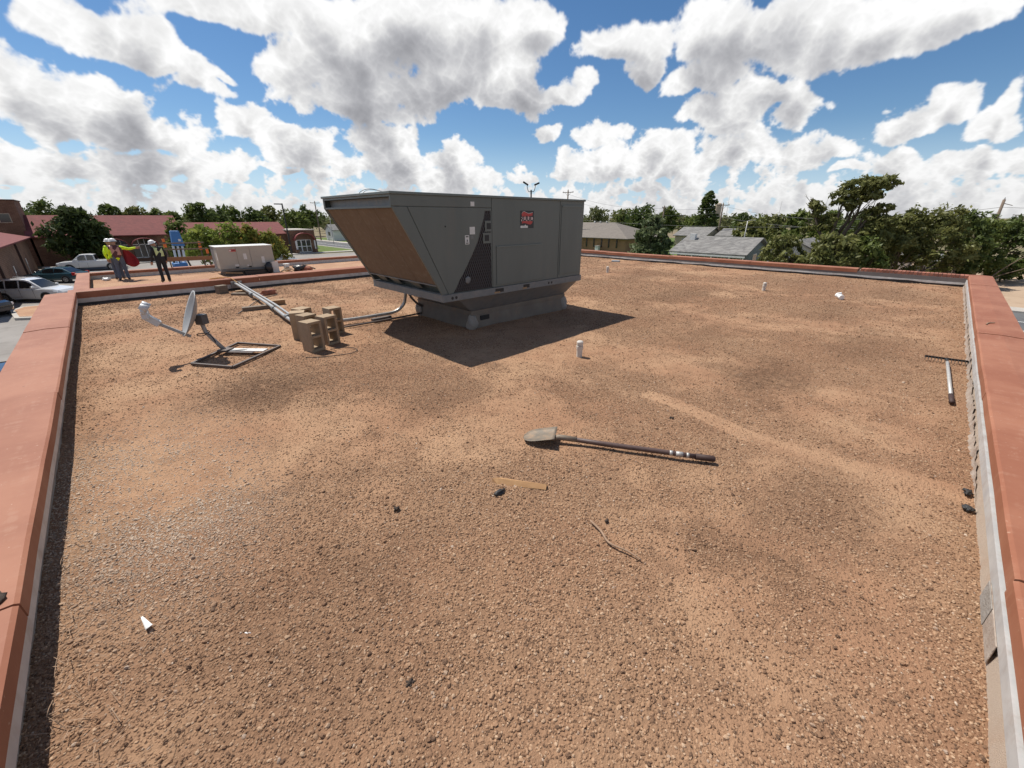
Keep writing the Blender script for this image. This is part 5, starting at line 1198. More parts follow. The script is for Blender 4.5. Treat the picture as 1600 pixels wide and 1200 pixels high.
def limb(mb, a, b, r0, r1, rr, bend=0.12, n=6, sides=7):
    a = Vector(a); b = Vector(b); L = (b-a).length; pts = []; off = Vector((rr.uniform(-1, 1), rr.uniform(-1, 1), rr.uniform(-.3, .6)))*L*bend
    for i in range(n+1): t = i/n; pts.append(a+(b-a)*t+off*math.sin(t*math.pi)+Vector((rr.uniform(-1, 1), rr.uniform(-1, 1), 0))*L*0.02)
    mb.tube(pts, [r0+(r1-r0)*i/n for i in range(n+1)], sides); return pts

def tree(lab, x, y, h, w, m='leaf_dark', n=1500, size=0.42, group=None, seed=0, form='round', bark='bark', lobe=0.36, name='tree', crown_base=0.18):
    """deciduous tree standing on the ground: tapered trunk, limbs, uneven crown"""
    rr = random.Random(seed*7+3); o = thing(name, lab, 'tree', (x, y, GZ), rr.uniform(0, 6.28) if form != 'keep' else 0, group)
    lobes = []; k = 9 if lobe > 0.3 else 17
    zb = h*crown_base
    for i in range(k):
        t = (i+0.5)/k; a = i*2.4+rr.random(); zz = zb+(h-zb)*(0.18+0.66*t); prof = math.sin(math.pi*min(1, 0.22+0.72*t))**0.7
        rx = w*(lobe+0.16*rr.random()); off = w*(0.98-lobe)*prof*(0.45+0.55*rr.random())
        lobes.append((off*math.cos(a), off*math.sin(a), zz, rx, rx, min(rx*0.8, (h-zz)*0.95)))
    lobes.append((0, 0, h-w*0.36, w*0.42, w*0.42, w*0.36))
    tb = MB(); tr_ = max(0.10, h*0.022)
    top = limb(tb, (0, 0, -0.2), (rr.uniform(-.1, .1)*w, rr.uniform(-.1, .1)*w, h*0.55), tr_, tr_*0.45, rr, 0.05)
    for lb in lobes: 
        s_ = top[rr.randint(2, len(top)-1)]; limb(tb, s_, lb[:3], tr_*0.42, tr_*0.10, rr)
    tb.build('trunk', M[bark], o, smooth=True)
    leaf_cloud('crown', lobes, n, size, M[m], seed, o, 0.75, 14 if lobe > 0.3 else 30); return o
G1 = 'trees behind the church roofs'
BK = [(-6.3, 134.9, 9.1, 5.0, 'leaf_dark', 'dark tree just right of the brick tower'), (-2.0, 142, 8.1, 3.6, 'leaf_mid', 'low tree between the tower trees and the dark yard tree'), (3.6, 140, 9.0, 3.4, 'leaf_dark', 'dark tree rising behind the church ridge above the workers'),
      (7.9, 139.8, 8.5, 3.4, 'leaf_olive', 'olive tree behind the church ridge, over the white hard hats'), (12.8, 149.5, 8.1, 3.2, 'leaf_mid', 'mid green tree behind the church ridge, left of the round one'), (18.4, 123.6, 9.1, 3.9, 'leaf_dark', 'tall round dark tree behind the church ridge'),
      (15.8, 144, 7.5, 3.0, 'leaf_mid', 'small tree tucked left of the tall round dark one'), (25.0, 140, 8.3, 3.6, 'leaf_dark', 'dark tree right of the tall round one behind the church'), (29.5, 147, 9.1, 4.0, 'leaf_mid', 'broad green tree behind the beige unit'),
      (35.2, 145.8, 8.3, 4.4, 'leaf_dark', 'dark tree behind the right end of the church roof'), (42.0, 154.4, 9.5, 4.0, 'leaf_olive', 'thin-topped olive tree left of the lamp post'), (43.0, 136, 8.2, 4.4, 'leaf_mid', 'leafy tree directly behind the car park lamp'),
      (52.6, 151, 9.6, 4.6, 'leaf_dark', 'dark tree between lamp post and utility pole'), (54.5, 129.9, 8.3, 4.4, 'leaf_mid', 'green tree beside the little white house'), (43.0+8, 103, 7.4, 3.6, 'leaf_mid', 'street tree seen under the slanted intake hood')]
for i, (x, y, h, w, m, lab) in enumerate(BK): tree(lab, x, y, h, w, m, 1500, 0.50, G1, 100+i)
tree('large dark leafy tree in front of the church roof', -1.4, 82.0-4.2, 6.9, 3.7, 'leaf_deep', 6000, 0.30, None, 131, crown_base=0.06)
tree('small dark tree behind the blue lift', 7.1, 65.6, 5.9, 1.9, 'leaf_mid', 1800, 0.26, None, 132, crown_base=0.1)
G2 = 'crape myrtles by the car park'
for i, (x, y, h, w, m, lab) in enumerate(((8.9, 61.4, 5.0, 2.2, 'leaf_lime', 'light green crape myrtle at the left end of the row'), (11.5, 59.9, 5.4, 2.3, 'leaf_lime', 'light green crape myrtle, tallest, behind the beige unit'), (13.2, 58.8, 5.25, 1.9, 'leaf_gold', 'crape myrtle with orange tinge behind the beige unit'), (15.2, 58.1, 4.6, 2.1, 'leaf_gold', 'yellowish crape myrtle at right end by the lamp'))):
    tree(lab, x, y, h, w, m, 2600, 0.22, G2, 140+i, crown_base=0.12)
G3 = 'trees across the road'
RT_ = [(115.1, 79.7, 9.2, 5.4, 'leaf_far', 'hazy tree right of the big unit, behind the tan building'), (114.6, 70.5, 8.6, 4.2, 'leaf_olive', 'thin tree over the tan building roof end'), (96, 53.7, 8.9, 5.0, 'leaf_dark', 'dark spreading tree behind the cedar, left side'), (103.2, 50.7, 8.6, 3.2, 'leaf_mid', 'tree beside the utility pole behind the cedar'),
       (108, 45.5, 6.6, 4.0, 'leaf_mid', 'low green tree between cedar and tall pine'), (113.7, 36.6, 7.0, 3.6, 'leaf_dark', 'round dark tree right of the tall pine'), (124.6, 36.0, 6.4, 4.2, 'leaf_mid', 'low tree on the skyline right of the pine'), (106.5, 27.5, 6.5, 4.0, 'leaf_olive', 'olive tree behind the grey house roof'),
       (102.5, 22.6, 7.0, 3.2, 'leaf_mid', 'tree behind the bare branches of the tall elm'), (108.5, 18.4, 7.1, 4.8, 'leaf_mid', 'broad tree seen through the tall elm'), (100, 12, 6.6, 4.5, 'leaf_dark', 'dark tree right behind the tall elm'), (75.0, 22.6, 5.4, 3.2, 'leaf_olive', 'bushy tree right above the grey shingle roof')]
for i, (x, y, h, w, m, lab) in enumerate(RT_): tree(lab, x, y, h, w, m, 1600, 0.45, G3, 160+i)

def cedar(lab, x, y, h, w, seed):
    o = thing('cedar_tree', lab, 'tree', (x, y, GZ)); rr = random.Random(seed); tb = MB(); limb(tb, (0, 0, -0.2), (0, 0, h*0.95), 0.22, 0.04, rr, 0.02); lobes = []
    for i in range(34):
        t = rr.random()**0.85; a = rr.uniform(0, 6.28); ww = w*(1-0.72*t**1.4)*rr.uniform(0.45, 0.95); zz = h*(0.10+0.80*t)
        lobes.append((ww*math.cos(a), ww*math.sin(a), zz, w*0.20, w*0.20, w*0.15)); limb(tb, (0, 0, zz*0.8), lobes[-1][:3], 0.05, 0.015, rr, 0.05, 4, 5)
    lobes.append((0, 0, h*0.95, w*0.2, w*0.2, w*0.2)); lobes += [(0, 0, h*q, w*(0.75-0.5*q), w*(0.75-0.5*q), h*0.14) for q in (0.2, 0.4, 0.6, 0.8)]
    tb.build('trunk', M['bark'], o, smooth=True); leaf_cloud('crown', lobes, 9500, 0.22, M['leaf_cedar'], seed, o, 0.6, 22); return o
cedar('dense blue-green cedar between tan building and grey house', 54.9, 28.9, 6.1, 3.7, 201)
o = thing('pine_tree', 'tall narrow conifer on the skyline behind the grey house', 'tree', (88.2, 35.2, GZ)); rr = random.Random(5); tb = MB(); limb(tb, (0, 0, -0.2), (0, 0, 9.9), 0.26, 0.04, rr, 0.01); lobes = []
for i in range(40):
    t = i/39; a = i*2.4; ww = 2.9*(1-t)**0.75*rr.uniform(0.35, 0.9)+0.15; zz = 3.4+6.8*t; lobes.append((ww*math.cos(a), ww*math.sin(a), zz, 0.65, 0.65, 0.42))
    if i % 2 == 0: limb(tb, (0, 0, zz-0.3), lobes[-1][:3], 0.05, 0.02, rr, 0.05, 4, 5)
for i in range(6): a = i*1.05; limb(tb, (0, 0, 1.4), (2.2*math.cos(a), 2.2*math.sin(a), 4.2), 0.09, 0.02, rr, 0.1, 5, 5)
tb.build('trunk', M['bark_pale'], o, smooth=True); leaf_cloud('crown', lobes, 6500, 0.26, M['leaf_dark'], 77, o, 0.7, 16)

# the tall wind-shaped elm and the thicket at right
def elm():
    o = thing('elm_tree', 'tall wind-swept elm with open crown and bare branches at left', 'tree', (49.5, 7.6, GZ)); rr = random.Random(21); tb = MB()
    # local axes: s = to the right in view (-y), d = away (+x)
    def P(s, z, d=0.0): return (d, -s, z)
    base = P(0, 0.0)
    stems = [(P(-1.0, 4.2), P(-1.9, 6.6), .16), (P(-0.3, 4.5), P(-0.2, 7.0), .18), (P(0.5, 4.3), P(1.2, 7.4), .20), (P(1.0, 4.0), P(2.4, 7.2), .17), (P(0.1, 4.6, .5), P(0.6, 8.0, .4), .17)]
    for a, b, r0 in stems:
        limb(tb, P(0, -0.2), a, 0.26, r0, rr, 0.06); limb(tb, a, b, r0, 0.05, rr, 0.10)
        for k in range(5):
            c = Vector(b)+Vector((rr.uniform(-.8, .8), rr.uniform(-1.1, .7), rr.uniform(-.6, .9))); limb(tb, Vector(a).lerp(Vector(b), rr.uniform(.3, 1)), c, 0.05, 0.012, rr, 0.1, 5, 5)
    for k in range(9):                                            # dead leafless twigs on the left
        a = Vector(P(-1.3-0.1*k, 4.6+0.25*k)); b = a+Vector((rr.uniform(-.3, .3), rr.uniform(.5, 1.5), rr.uniform(.5, 1.7))); p_ = limb(tb, a, b, 0.045, 0.010, rr, 0.12, 6, 5)
        for q in range(3): limb(tb, p_[2+q], p_[2+q]+Vector((rr.uniform(-.3, .3), rr.uniform(-.2, .7), rr.uniform(.2, .8))), 0.02, 0.006, rr, 0.1, 4, 4)
    tb.build('trunk', M['bark'], o, smooth=True)
    lobes = [(*P(-1.9, 6.9), .75, .55, .55), (*P(-1.6, 6.2), .5, .6, .4), (*P(0.0, 8.0), 1.0, 0.95, .70), (*P(0.9, 8.6), 1.1, 1.15, .60), (*P(2.0, 8.75), .9, .95, .48), (*P(2.75, 8.5), .6, .65, .34), (*P(0.5, 7.3), .9, .75, .55), (*P(1.7, 7.7), .9, .9, .40),
             (*P(2.7, 6.7), .8, .85, .35), (*P(2.0, 6.2), .9, .9, .5), (*P(2.9, 5.5), 1.0, .9, .7), (*P(-1.0, 5.2), .7, .7, .35), (*P(2.2, 4.6), 1.0, 1.0, .8), (*P(-2.1, 4.9), .6, .7, .35), (*P(3.2, 4.3), .9, .8, .9)]
    lobes += [(*P(-0.7, 6.0), .6, .6, .35), (*P(-1.5, 5.7), .5, .5, .3), (*P(-2.4, 7.2), .35, .35, .3), (*P(-0.6, 7.4), .5, .5, .4)]
    leaf_cloud('crown', lobes, 12500, 0.17, M['leaf_olive'], 31, o, 0.55, 26)
elm()
def thicket(lab, x, y, h, w, m, n, seed, size=0.18, cb=0.05): return tree(lab, x, y, h, w, m, n, size, 'thicket beyond the right road', seed, 'round', 'bark', crown_base=cb, lobe=0.20)
thicket('sprawling olive bush with pale gaps right of the grey house', 42.9+3.2, 10.6, 4.9, 2.5, 'leaf_olive', 4200, 211)
thicket('wide grey-green bush in front of the tall elm', 46.0, 6.9, 4.8, 2.9, 'leaf_olive', 7000, 212)
thicket('green bush filling the gap under the elm at right', 48.6, 4.9, 4.6, 2.3, 'leaf_mid', 4500, 213)
thicket('big rounded mesquite behind the brick-topped parapet', 52.2, 3.0, 6.7, 2.7, 'leaf_olive', 7500, 214)
thicket('tallest rounded tree of the right-hand thicket', 54.2, 0.9, 7.0, 2.8, 'leaf_olive', 8000, 215)
thicket('dark thicket tree left of the leaning pole', 57.0, -0.9, 6.4, 2.4, 'leaf_dark', 5000, 216)
thicket('thicket tree around the leaning utility pole', 62.0, -2.2, 6.1, 2.6, 'leaf_mid', 5000, 217)
thicket('thicket tree at the right edge of the picture', 66.5, -4.3, 6.0, 2.8, 'leaf_dark', 5000, 218)
thicket('low weeds along the dirt lot at right', 64.0, -4.6, 2.2, 2.2, 'leaf_mid', 2500, 219)
thicket('low scrub under the right-hand thicket', 59.0, -0.8, 2.4, 2.4, 'leaf_olive', 2500, 220)
tree('thicket tree farther right beyond the picture edge', 72, -9, 6.0, 3.4, 'leaf_mid', 2500, 0.3, 'thicket beyond the right road', 221)
# fallen pale branches in front of the thicket
tb = MB(); rr = random.Random(2); limb(tb, (60.2, -3.6, GZ+0.6), (60.6, -5.4, GZ+2.9), 0.06, 0.03, rr, 0.06); limb(tb, (60.2, -3.6, GZ+0.6), (60.5, -5.8, GZ+1.9), 0.05, 0.02, rr, 0.05)
tag(tb.build('dead_branch', M['bark_pale'], smooth=True), 'pale dead branches sticking out of the right thicket', 'branch')
# far woods along the horizon: one mass
def far_woods():
    lobes = []; rr = random.Random(4)
    for k in range(420):
        b = rr.uniform(-0.35, 1.95); d = rr.uniform(190, 420); h = rr.uniform(4.5, 8.0); w = rr.uniform(4, 8)
        lobes.append((d*math.cos(b), d*math.sin(b), GZ+h*0.45, w, w, h*0.5))
    o = leaf_cloud('far_woods', lobes, 42000, 1.15, M['leaf_far'], 9, None, 0.8, 30); tag(o, 'hazy line of far woods along the horizon', 'woods', kind='stuff')
far_woods()

# ================================================================ buildings, poles, vehicles
def brickwork(name, c1, c2, mortar, sx, sy):
    m = bpy.data.materials.new(name); m.use_nodes = True; t = NT(m.node_tree); b = t.n['Principled BSDF']
    co = t.new('ShaderNodeTexCoord').outputs['Object']; s = t.sep(co); uv = t.xyz(t.m('ADD', s[0], s[1]), s[2], 0.0)
    br = t.new('ShaderNodeTexBrick'); t.l.new(uv, br.inputs['Vector']); br.inputs['Color1'].default_value = (*c1, 1); br.inputs['Color2'].default_value = (*c2, 1); br.inputs['Mortar'].default_value = (*mortar, 1)
    br.inputs['Scale'].default_value = 1.0; br.inputs['Brick Width'].default_value = sx; br.inputs['Row Height'].default_value = sy; br.inputs['Mortar Size'].default_value = 0.008
    c = t.mix(t.m('MULTIPLY', t.ss(t.noise(co, 0.9, 6, 0.65), 0.4, 0.7), 0.5), br.outputs[0], tuple(0.6*q for q in c2))
    t.l.new(c, b.inputs['Base Color']); b.inputs['Roughness'].default_value = 0.92; M[name] = m
brickwork('church_brick', (0.20, 0.105, 0.062), (0.15, 0.072, 0.042), (0.26, 0.20, 0.15), 0.4, 0.13)
brickwork('tan_block', (0.34, 0.19, 0.10), (0.30, 0.16, 0.085), (0.36, 0.24, 0.15), 0.4, 0.10)
def shingles(name, c1, c2, c3, row=0.32):
    m = bpy.data.materials.new(name); m.use_nodes = True; t = NT(m.node_tree); b = t.n['Principled BSDF']
    co = t.new('ShaderNodeTexCoord').outputs['Object']; s = t.sep(co); uv = t.xyz(t.m('ADD', s[0], s[1]), t.m('MULTIPLY', s[2], 1.8), 0.0)
    v = t.voro(t.v('MULTIPLY', uv, (2.2, 3.4, 1)), 1.6, 'Color'); f = t.sep(v)[0]
    c = t.mix(f, c1, c2); c = t.mix(t.m('MULTIPLY', t.ss(t.noise(co, 1.3, 6, 0.7), 0.45, 0.7), 0.6), c, c3)
    t.l.new(c, b.inputs['Base Color']); b.inputs['Roughness'].default_value = 0.9
    bp = t.new('ShaderNodeBump'); bp.inputs['Strength'].default_value = 0.5; bp.inputs['Distance'].default_value = 0.03; wv = t.m('FRACT', t.m('MULTIPLY', s[2], 1/row)); t.l.new(wv, bp.inputs['Height']); t.l.new(bp.outputs[0], b.inputs['Normal']); M[name] = m
shingles('red_roof', (0.145, 0.034, 0.031), (0.19, 0.047, 0.041), (0.12, 0.03, 0.029))
shingles('grey_shingle', (0.13, 0.125, 0.12), (0.25, 0.24, 0.225), (0.115, 0.105, 0.10))
shingles('brown_shingle', (0.155, 0.135, 0.115), (0.19, 0.165, 0.14), (0.14, 0.12, 0.10))
mat('teal_siding', (0.13, 0.17, 0.18), 0.7); mat('white_siding', (0.72, 0.71, 0.68), 0.7); mat('tan_siding', (0.46, 0.38, 0.28), 0.8)
mat('glass_dark', (0.012, 0.015, 0.018), 0.08, spec=0.8); mat('trim_white', (0.70, 0.69, 0.66), 0.6); mat('trim_dark', (0.05, 0.025, 0.02), 0.6); mat('awning_red', (0.26, 0.055, 0.05), 0.6)
mat('pole_wood', (0.13, 0.095, 0.07), 0.95, col2=(0.19, 0.145, 0.11), ns=3, stretch=(6, 6, 1)); mat('pole_dark', (0.025, 0.022, 0.022), 0.5, 0.3); mat('pole_grey', (0.42, 0.41, 0.40), 0.5, 0.3); mat('wire', (0.10, 0.10, 0.10), 0.6)

class Bld:
    def __init__(s, name, lab, loc): s.o = thing(name, lab, 'building', loc); s.off = loc
    def mb(s): return MB(s.off)
    def box(s, name, lo, hi, m, bevel=0.0): return s.mb().box(lo, hi).build(name, M[m], s.o, bevel=bevel)
    def window(s, face, a0, a1, z0, z1, p, fr='trim_white', bars=1):
        """framed window on a wall: face 'x-' (wall at x=p looking to -x) or 'y-'"""
        def B(a, b, c, d, t0, t1): return ((p-t1, a, c), (p-t0, b, d)) if face == 'x-' else ((a, p-t1, c), (b, p-t0, d))
        w = s.mb().box(*B(a0, a1, z0, z1, 0.003, 0.06)).build('window', M[fr], s.o); n = bars+1; g = 0.07
        for i in range(n):
            u0 = a0+g+(a1-a0-g)*i/n; u1 = a0+(a1-a0-g)*(i+1)/n
            s.mb().box(*B(u0, u1, z0+g, z1-g, 0.061, 0.068)).build('pane', M['glass_dark'], w)
    def gable(s, x0, x1, y0, y1, ze, zr, m, over=0.4, ridge='y', th=0.12, name='roof'):
        if ridge == 'y':
            xm = (x0+x1)/2; k = (zr-ze)/(xm-x0); e = ze-over*k
            poly = [(x0-over, e), (xm, zr), (x1+over, e), (x1+over, e+th), (xm, zr+th), (x0-over, e+th)]; return s.mb().prism(poly, y0-over, y1+over, 'y').build(name, M[m], s.o)
        ym = (y0+y1)/2; k = (zr-ze)/(ym-y0); e = ze-over*k
        poly = [(y0-over, e), (ym, zr), (y1+over, e), (y1+over, e+th), (ym, zr+th), (y0-over, e+th)]; return s.mb().prism(poly, x0-over, x1+over, 'x').build(name, M[m], s.o)
    def hip(s, x0, x1, y0, y1, ze, zr, m, over=0.5, name='roof', th=0.12):
        x0 -= over; x1 += over; y0 -= over; y1 += over; mb = s.mb()
        if (x1-x0) > (y1-y0): r = (y1-y0)/2; A = (x0+r, (y0+y1)/2, zr); B = (x1-r, (y0+y1)/2, zr)
        else: r = (x1-x0)/2; A = ((x0+x1)/2, y0+r, zr); B = ((x0+x1)/2, y1-r, zr)
        c = [(x0, y0, ze), (x1, y0, ze), (x1, y1, ze), (x0, y1, ze)]; v = c+[(x, y, z-th) for x, y, z in c]+[A, B]
        if (x1-x0) > (y1-y0): f = [(0, 1, 9, 8), (1, 2, 9), (2, 3, 8, 9), (3, 0, 8)]
        else: f = [(0, 1, 8), (1, 2, 9, 8), (2, 3, 9), (3, 0, 8, 9)]
        mb.add(v, f+[(0, 4, 5, 1), (1, 5, 6, 2), (2, 6, 7, 3), (3, 7, 4, 0), (4, 7, 6, 5)]); return mb.build(name, M[m], s.o)
    def poly_gable_wall(s, name, pts, a, b, axis, m): return s.mb().prism(pts, a, b, axis).build(name, M[m], s.o)

# church: long nave, side wing, tower, entrance porch
ch = Bld('church_building', 'brown brick church with long red shingle roof and arched awnings', (2, 84, GZ))
ch.box('wall', (-6.0, 82.0, GZ), (9.0, 92.0, -0.60), 'church_brick'); ch.gable(-6.0, 9.0, 82, 92, -0.62, 1.75, 'red_roof', 0.5, 'x')
ch.box('wall', (9.01, 82.6, GZ), (24.2, 92.0, -0.98), 'church_brick'); ch.gable(9.6, 24.2, 82.6, 92, -1.0, 0.70, 'red_roof', 0.45, 'x')
ch.poly_gable_wall('gable', [(82.6, -0.98), (91.9, -0.98), (87.25, 0.66)], 24.0, 24.18, 'x', 'church_brick')
def awning(x, w, z, y, prj=1.3):
    n = 12; arc = [(x+w*math.cos(math.pi*i/n), z+w*0.62*math.sin(math.pi*i/n)) for i in range(n+1)]; mb = ch.mb()
    vs = [(u, y-prj, v) for u, v in arc]+[(u, y-0.003, v) for u, v in arc]+[(u*0.97+x*0.03, y-prj, v-0.10) for u, v in arc]
    fs = [(i, i+1, n+2+i, n+1+i) for i in range(n)]+[(i, i+1, 2*n+3+i, 2*n+2+i) for i in range(n)]
    aw = mb.add(vs, fs).build('awning', M['awning_red'], ch.o)
    gl = ch.mb().prism([(u*0.94+x*0.06, min(v, z+9)-0.08) for u, v in arc]+[(x-w*0.94, GZ+0.5), (x+w*0.94, GZ+0.5)], y-0.05, y-0.004).build('arched_window', M['glass_dark'], ch.o)
    for k in (-0.45, 0.0, 0.45): ch.mb().box((x+k*w-0.04, y-0.075, GZ+0.5), (x+k*w+0.04, y-0.051, z+w*0.5)).build('mullion', M['trim_white'], gl)
    ch.mb().box((x-w*0.93, y-0.075, z-0.05), (x+w*0.93, y-0.0515, z+0.05)).build('mullion', M['trim_white'], gl)
    ch.mb().box((x-w*0.93, y-0.075, GZ+0.5), (x+w*0.93, y-0.0515, GZ+0.62)).build('mullion', M['trim_white'], gl)
awning(4.75, 1.5, -2.05, 82.0); awning(1.5, 1.5, -2.05, 82.0)
# wing along the car park, hip roof
ch.box('wall', (-22, 42, GZ), (-6.3, 78.0, -0.62), 'church_brick'); ch.hip(-22, -6.3, 42, 78.0, -0.62, 1.9, 'red_roof', 0.5)
for yy in (52, 66.2): ch.box('downpipe', (-6.28, yy, GZ), (-6.12, yy+0.16, -0.75), 'trim_dark')
ch.box('tower', (-14.5, 83.0, GZ), (-6.3, 90.0, 3.55), 'church_brick'); ch.box('tower_cap', (-14.6, 82.9, 3.552), (-6.2, 90.1, 3.66), 'trim_dark')
ch.window('y-', -8.15, -7.1, 0.95, 2.05, 83.0, 'tan_siding', 0)
ch.box('entrance_hall', (24.21, 80.6, GZ), (28.4, 90.0, -0.55), 'church_brick'); ch.box('parapet_cap', (24.15, 80.5, -0.548), (28.5, 90.1, -0.40), 'concrete')
n = 12; arc = [(26.3+1.75*math.cos(math.pi*i/n), -2.15+1.25*math.sin(math.pi*i/n)) for i in range(n+1)]
mb = ch.mb(); vs = [(u, 79.6, v) for u, v in arc]+[(u, 80.59, v) for u, v in arc]+[(u*0.96+26.3*0.04, 79.6, v-0.14) for u, v in arc]; mb.add(vs, [(i, i+1, n+2+i, n+1+i) for i in range(n)]+[(i, i+1, 2*n+3+i, 2*n+2+i) for i in range(n)]); mb.build('awning', M['awning_red'], ch.o)
for x in (24.72, 27.88): ch.box('porch_column', (x-0.09, 79.62, GZ), (x+0.09, 79.8, -2.2), 'trim_white'); ch.box('column_base', (x-0.25, 79.45, GZ), (x+0.25, 79.97, GZ+0.75), 'church_brick')
dr = ch.box('door', (25.1, 80.53, GZ+0.15), (27.5, 80.597, -2.1), 'trim_white')
for x0, x1, z0, z1 in ((25.2, 25.75, GZ+1.25, -2.2), (25.2, 25.75, GZ+0.3, GZ+1.12), (25.95, 26.6, GZ+1.25, -2.2), (25.95, 26.6, GZ+0.3, GZ+1.12), (26.75, 27.4, GZ+1.25, -2.2), (26.75, 27.4, GZ+0.3, GZ+1.12)): ch.mb().box((x0, 80.515, z0), (x1, 80.5295, z1)).build('pane', M['glass_dark'], dr)
ch.box('downpipe', (24.0, 80.45, GZ), (24.14, 80.6, -1.0), 'trim_dark')
# grey shingle house across the road
hs = Bld('house', 'grey shingled house with teal siding and front porch across the road', (52, 19, GZ))
hs.box('wall', (49.8, 15.0, GZ), (57.5, 22.6, -2.05), 'teal_siding'); rf = hs.gable(49.0, 57.6, 14.9, 22.8, -2.10, -0.62, 'grey_shingle', 0.35, 'y')
hs.poly_gable_wall('gable', [(49.9, -2.05), (57.4, -2.05), (53.3, -0.70)], 15.0, 15.12, 'y', 'teal_siding'); hs.box('chimney', (52.0, 21.7, -1.1), (52.6, 22.3, -0.25), 'trim_white')
hs.box('porch_fascia', (48.62, 14.7, -2.42), (48.72, 23.0, -2.26), 'trim_white')
for yy in (14.9, 16.3, 18.2, 20.4, 22.6): hs.box('porch_post', (48.75, yy-0.06, GZ), (48.87, yy+0.06, -2.30), 'trim_white')
for y0, y1 in ((15.4, 16.2), (17.0, 17.9), (18.6, 20.0), (20.8, 22.2)): hs.window('x-', y0, y1, GZ+0.6, -2.5, 49.8, 'trim_white', 1)
hs.window('y-', 52.2, 53.4, GZ+0.9, GZ+2.2, 15.0, 'trim_white', 1)
# tan brick hall
tb_ = Bld('brick_hall', 'long tan brick hall with brown hip roof and narrow windows', (75, 52, GZ))
tb_.box('wall', (68.0, 40.6, GZ), (82.0, 72.0, -1.95), 'tan_block'); tb_.hip(68.0, 82.0, 40.6, 72.0, -1.95, 0.62, 'brown_shingle', 0.6)
for yy in (42.3, 44.0, 45.6, 47.3, 49.0, 50.4, 51.8, 53.4, 55.0):
    tb_.window('x-', yy, yy+0.30, GZ+0.75, -2.15, 68.0, 'trim_dark', 0)
for yy in (49.5, 51.0, 52.4): tb_.mb().lathe((74.8, yy, 0.45), [(0.12, 0), (0.12, 0.28), (0.16, 0.29), (0.16, 0.36), (0.05, 0.42)], 10).build('roof_vent', M['trim_white'], tb_.o)
wc = thing('utility_cabinet', 'small white cabinet standing before the tan brick hall', 'cabinet', (67.0, 45.9, GZ)); MB().box((-0.35, -0.35, 0), (0.35, 0.35, 1.0)).build('housing', M['trim_white'], wc, bevel=0.03); MB().box((-0.40, -0.40, 1.001), (0.40, 0.40, 1.06)).build('lid', M['pole_grey'], wc)
def small_house(lab, x, y, w, d, ze, zr, wall, roof, ridge='y'):
    b = Bld('house', lab, (x+d/2, y+w/2, GZ)); b.box('wall', (x, y, GZ), (x+d, y+w, ze), wall)
    b.gable(x, x+d, y, y+w, ze-0.02, zr, roof, 0.35, ridge)
    if ridge == 'y':
        b.window('x-', y+w*0.2, y+w*0.35, ze-1.6, ze-0.5, x); b.window('x-', y+w*0.6, y+w*0.75, ze-1.6, ze-0.5, x)
        for yy in (y+0.01, y+w-0.13): b.poly_gable_wall('gable', [(x, ze), (x+d, ze), (x+d/2, zr-0.03)], yy, yy+0.12, 'y', wall)
    else:
        b.poly_gable_wall('gable', [(y, ze), (y+w, ze), (y+w/2, zr-0.03)], x+0.0, x+0.12, 'x', wall); b.window('x-', y+w*0.35, y+w*0.65, ze-1.6, ze-0.5, x)
    b.box('door', (x-0.05, y+w*0.44, GZ+0.1), (x-0.004, y+w*0.54, GZ+2.1), 'trim_white'); return b
small_house('tan gabled house with blue-grey roof behind the grey house', 80, 31.6, 5.6, 8, -1.55, -0.25, 'tan_siding', 'grey_shingle')
small_house('low grey house seen between pine and grey shingle house', 82, 25.6, 4.6, 7, -1.5, -0.45, 'teal_siding', 'grey_shingle')
small_house('white house glimpsed through the olive bush', 50.5, 8.6, 4.4, 7, -1.7, -0.6, 'white_siding', 'grey_shingle', 'x')
small_house('pale house hidden behind the elm', 60.0, 2.4, 6.0, 8, -2.0, -1.0, 'white_siding', 'grey_shingle')
small_house('white shed behind the right-hand thicket', 62.0, -1.0, 3.0, 4, -2.6, -2.0, 'white_siding', 'galv_dull')
small_house('small white house beyond the utility pole on the left', 46.5, 118, 5, 7, -1.6, -0.3, 'white_siding', 'grey_shingle', 'x')
# far skyline
fb = Bld('warehouse', 'grey flat block far off on the skyline', (330, 160, GZ)); fb.box('wall', (330, 155, GZ), (345, 162, 2.4), 'teal_siding'); fb.box('roof', (329.5, 154.5, 2.41), (345.5, 162.5, 3.4), 'grey_shingle')
sl = thing('grain_silo', 'pale tall silo beside the conifer on the skyline', 'silo', (330, 124.5, GZ)); MB().lathe((0, 0, 0), [(2.4, 0), (2.4, 14.5), (2.0, 15.2), (1.0, 15.6)], 20).build('shaft', M['tan_siding'], sl)
for (x, y, h, lab) in ((420, 150, 24, 'thin radio mast far right of the conifer'), (430, 110, 19, 'faint radio mast on the skyline above the grey house'), (430, 78, 21, 'faint radio mast on the skyline left of the elm')):
    o = thing('radio_mast', lab, 'mast', (x, y, GZ)); MB().tube([(0, 0, 0), (0, 0, h)], [0.16, 0.07], 5).build('shaft', M['pole_grey'], o)

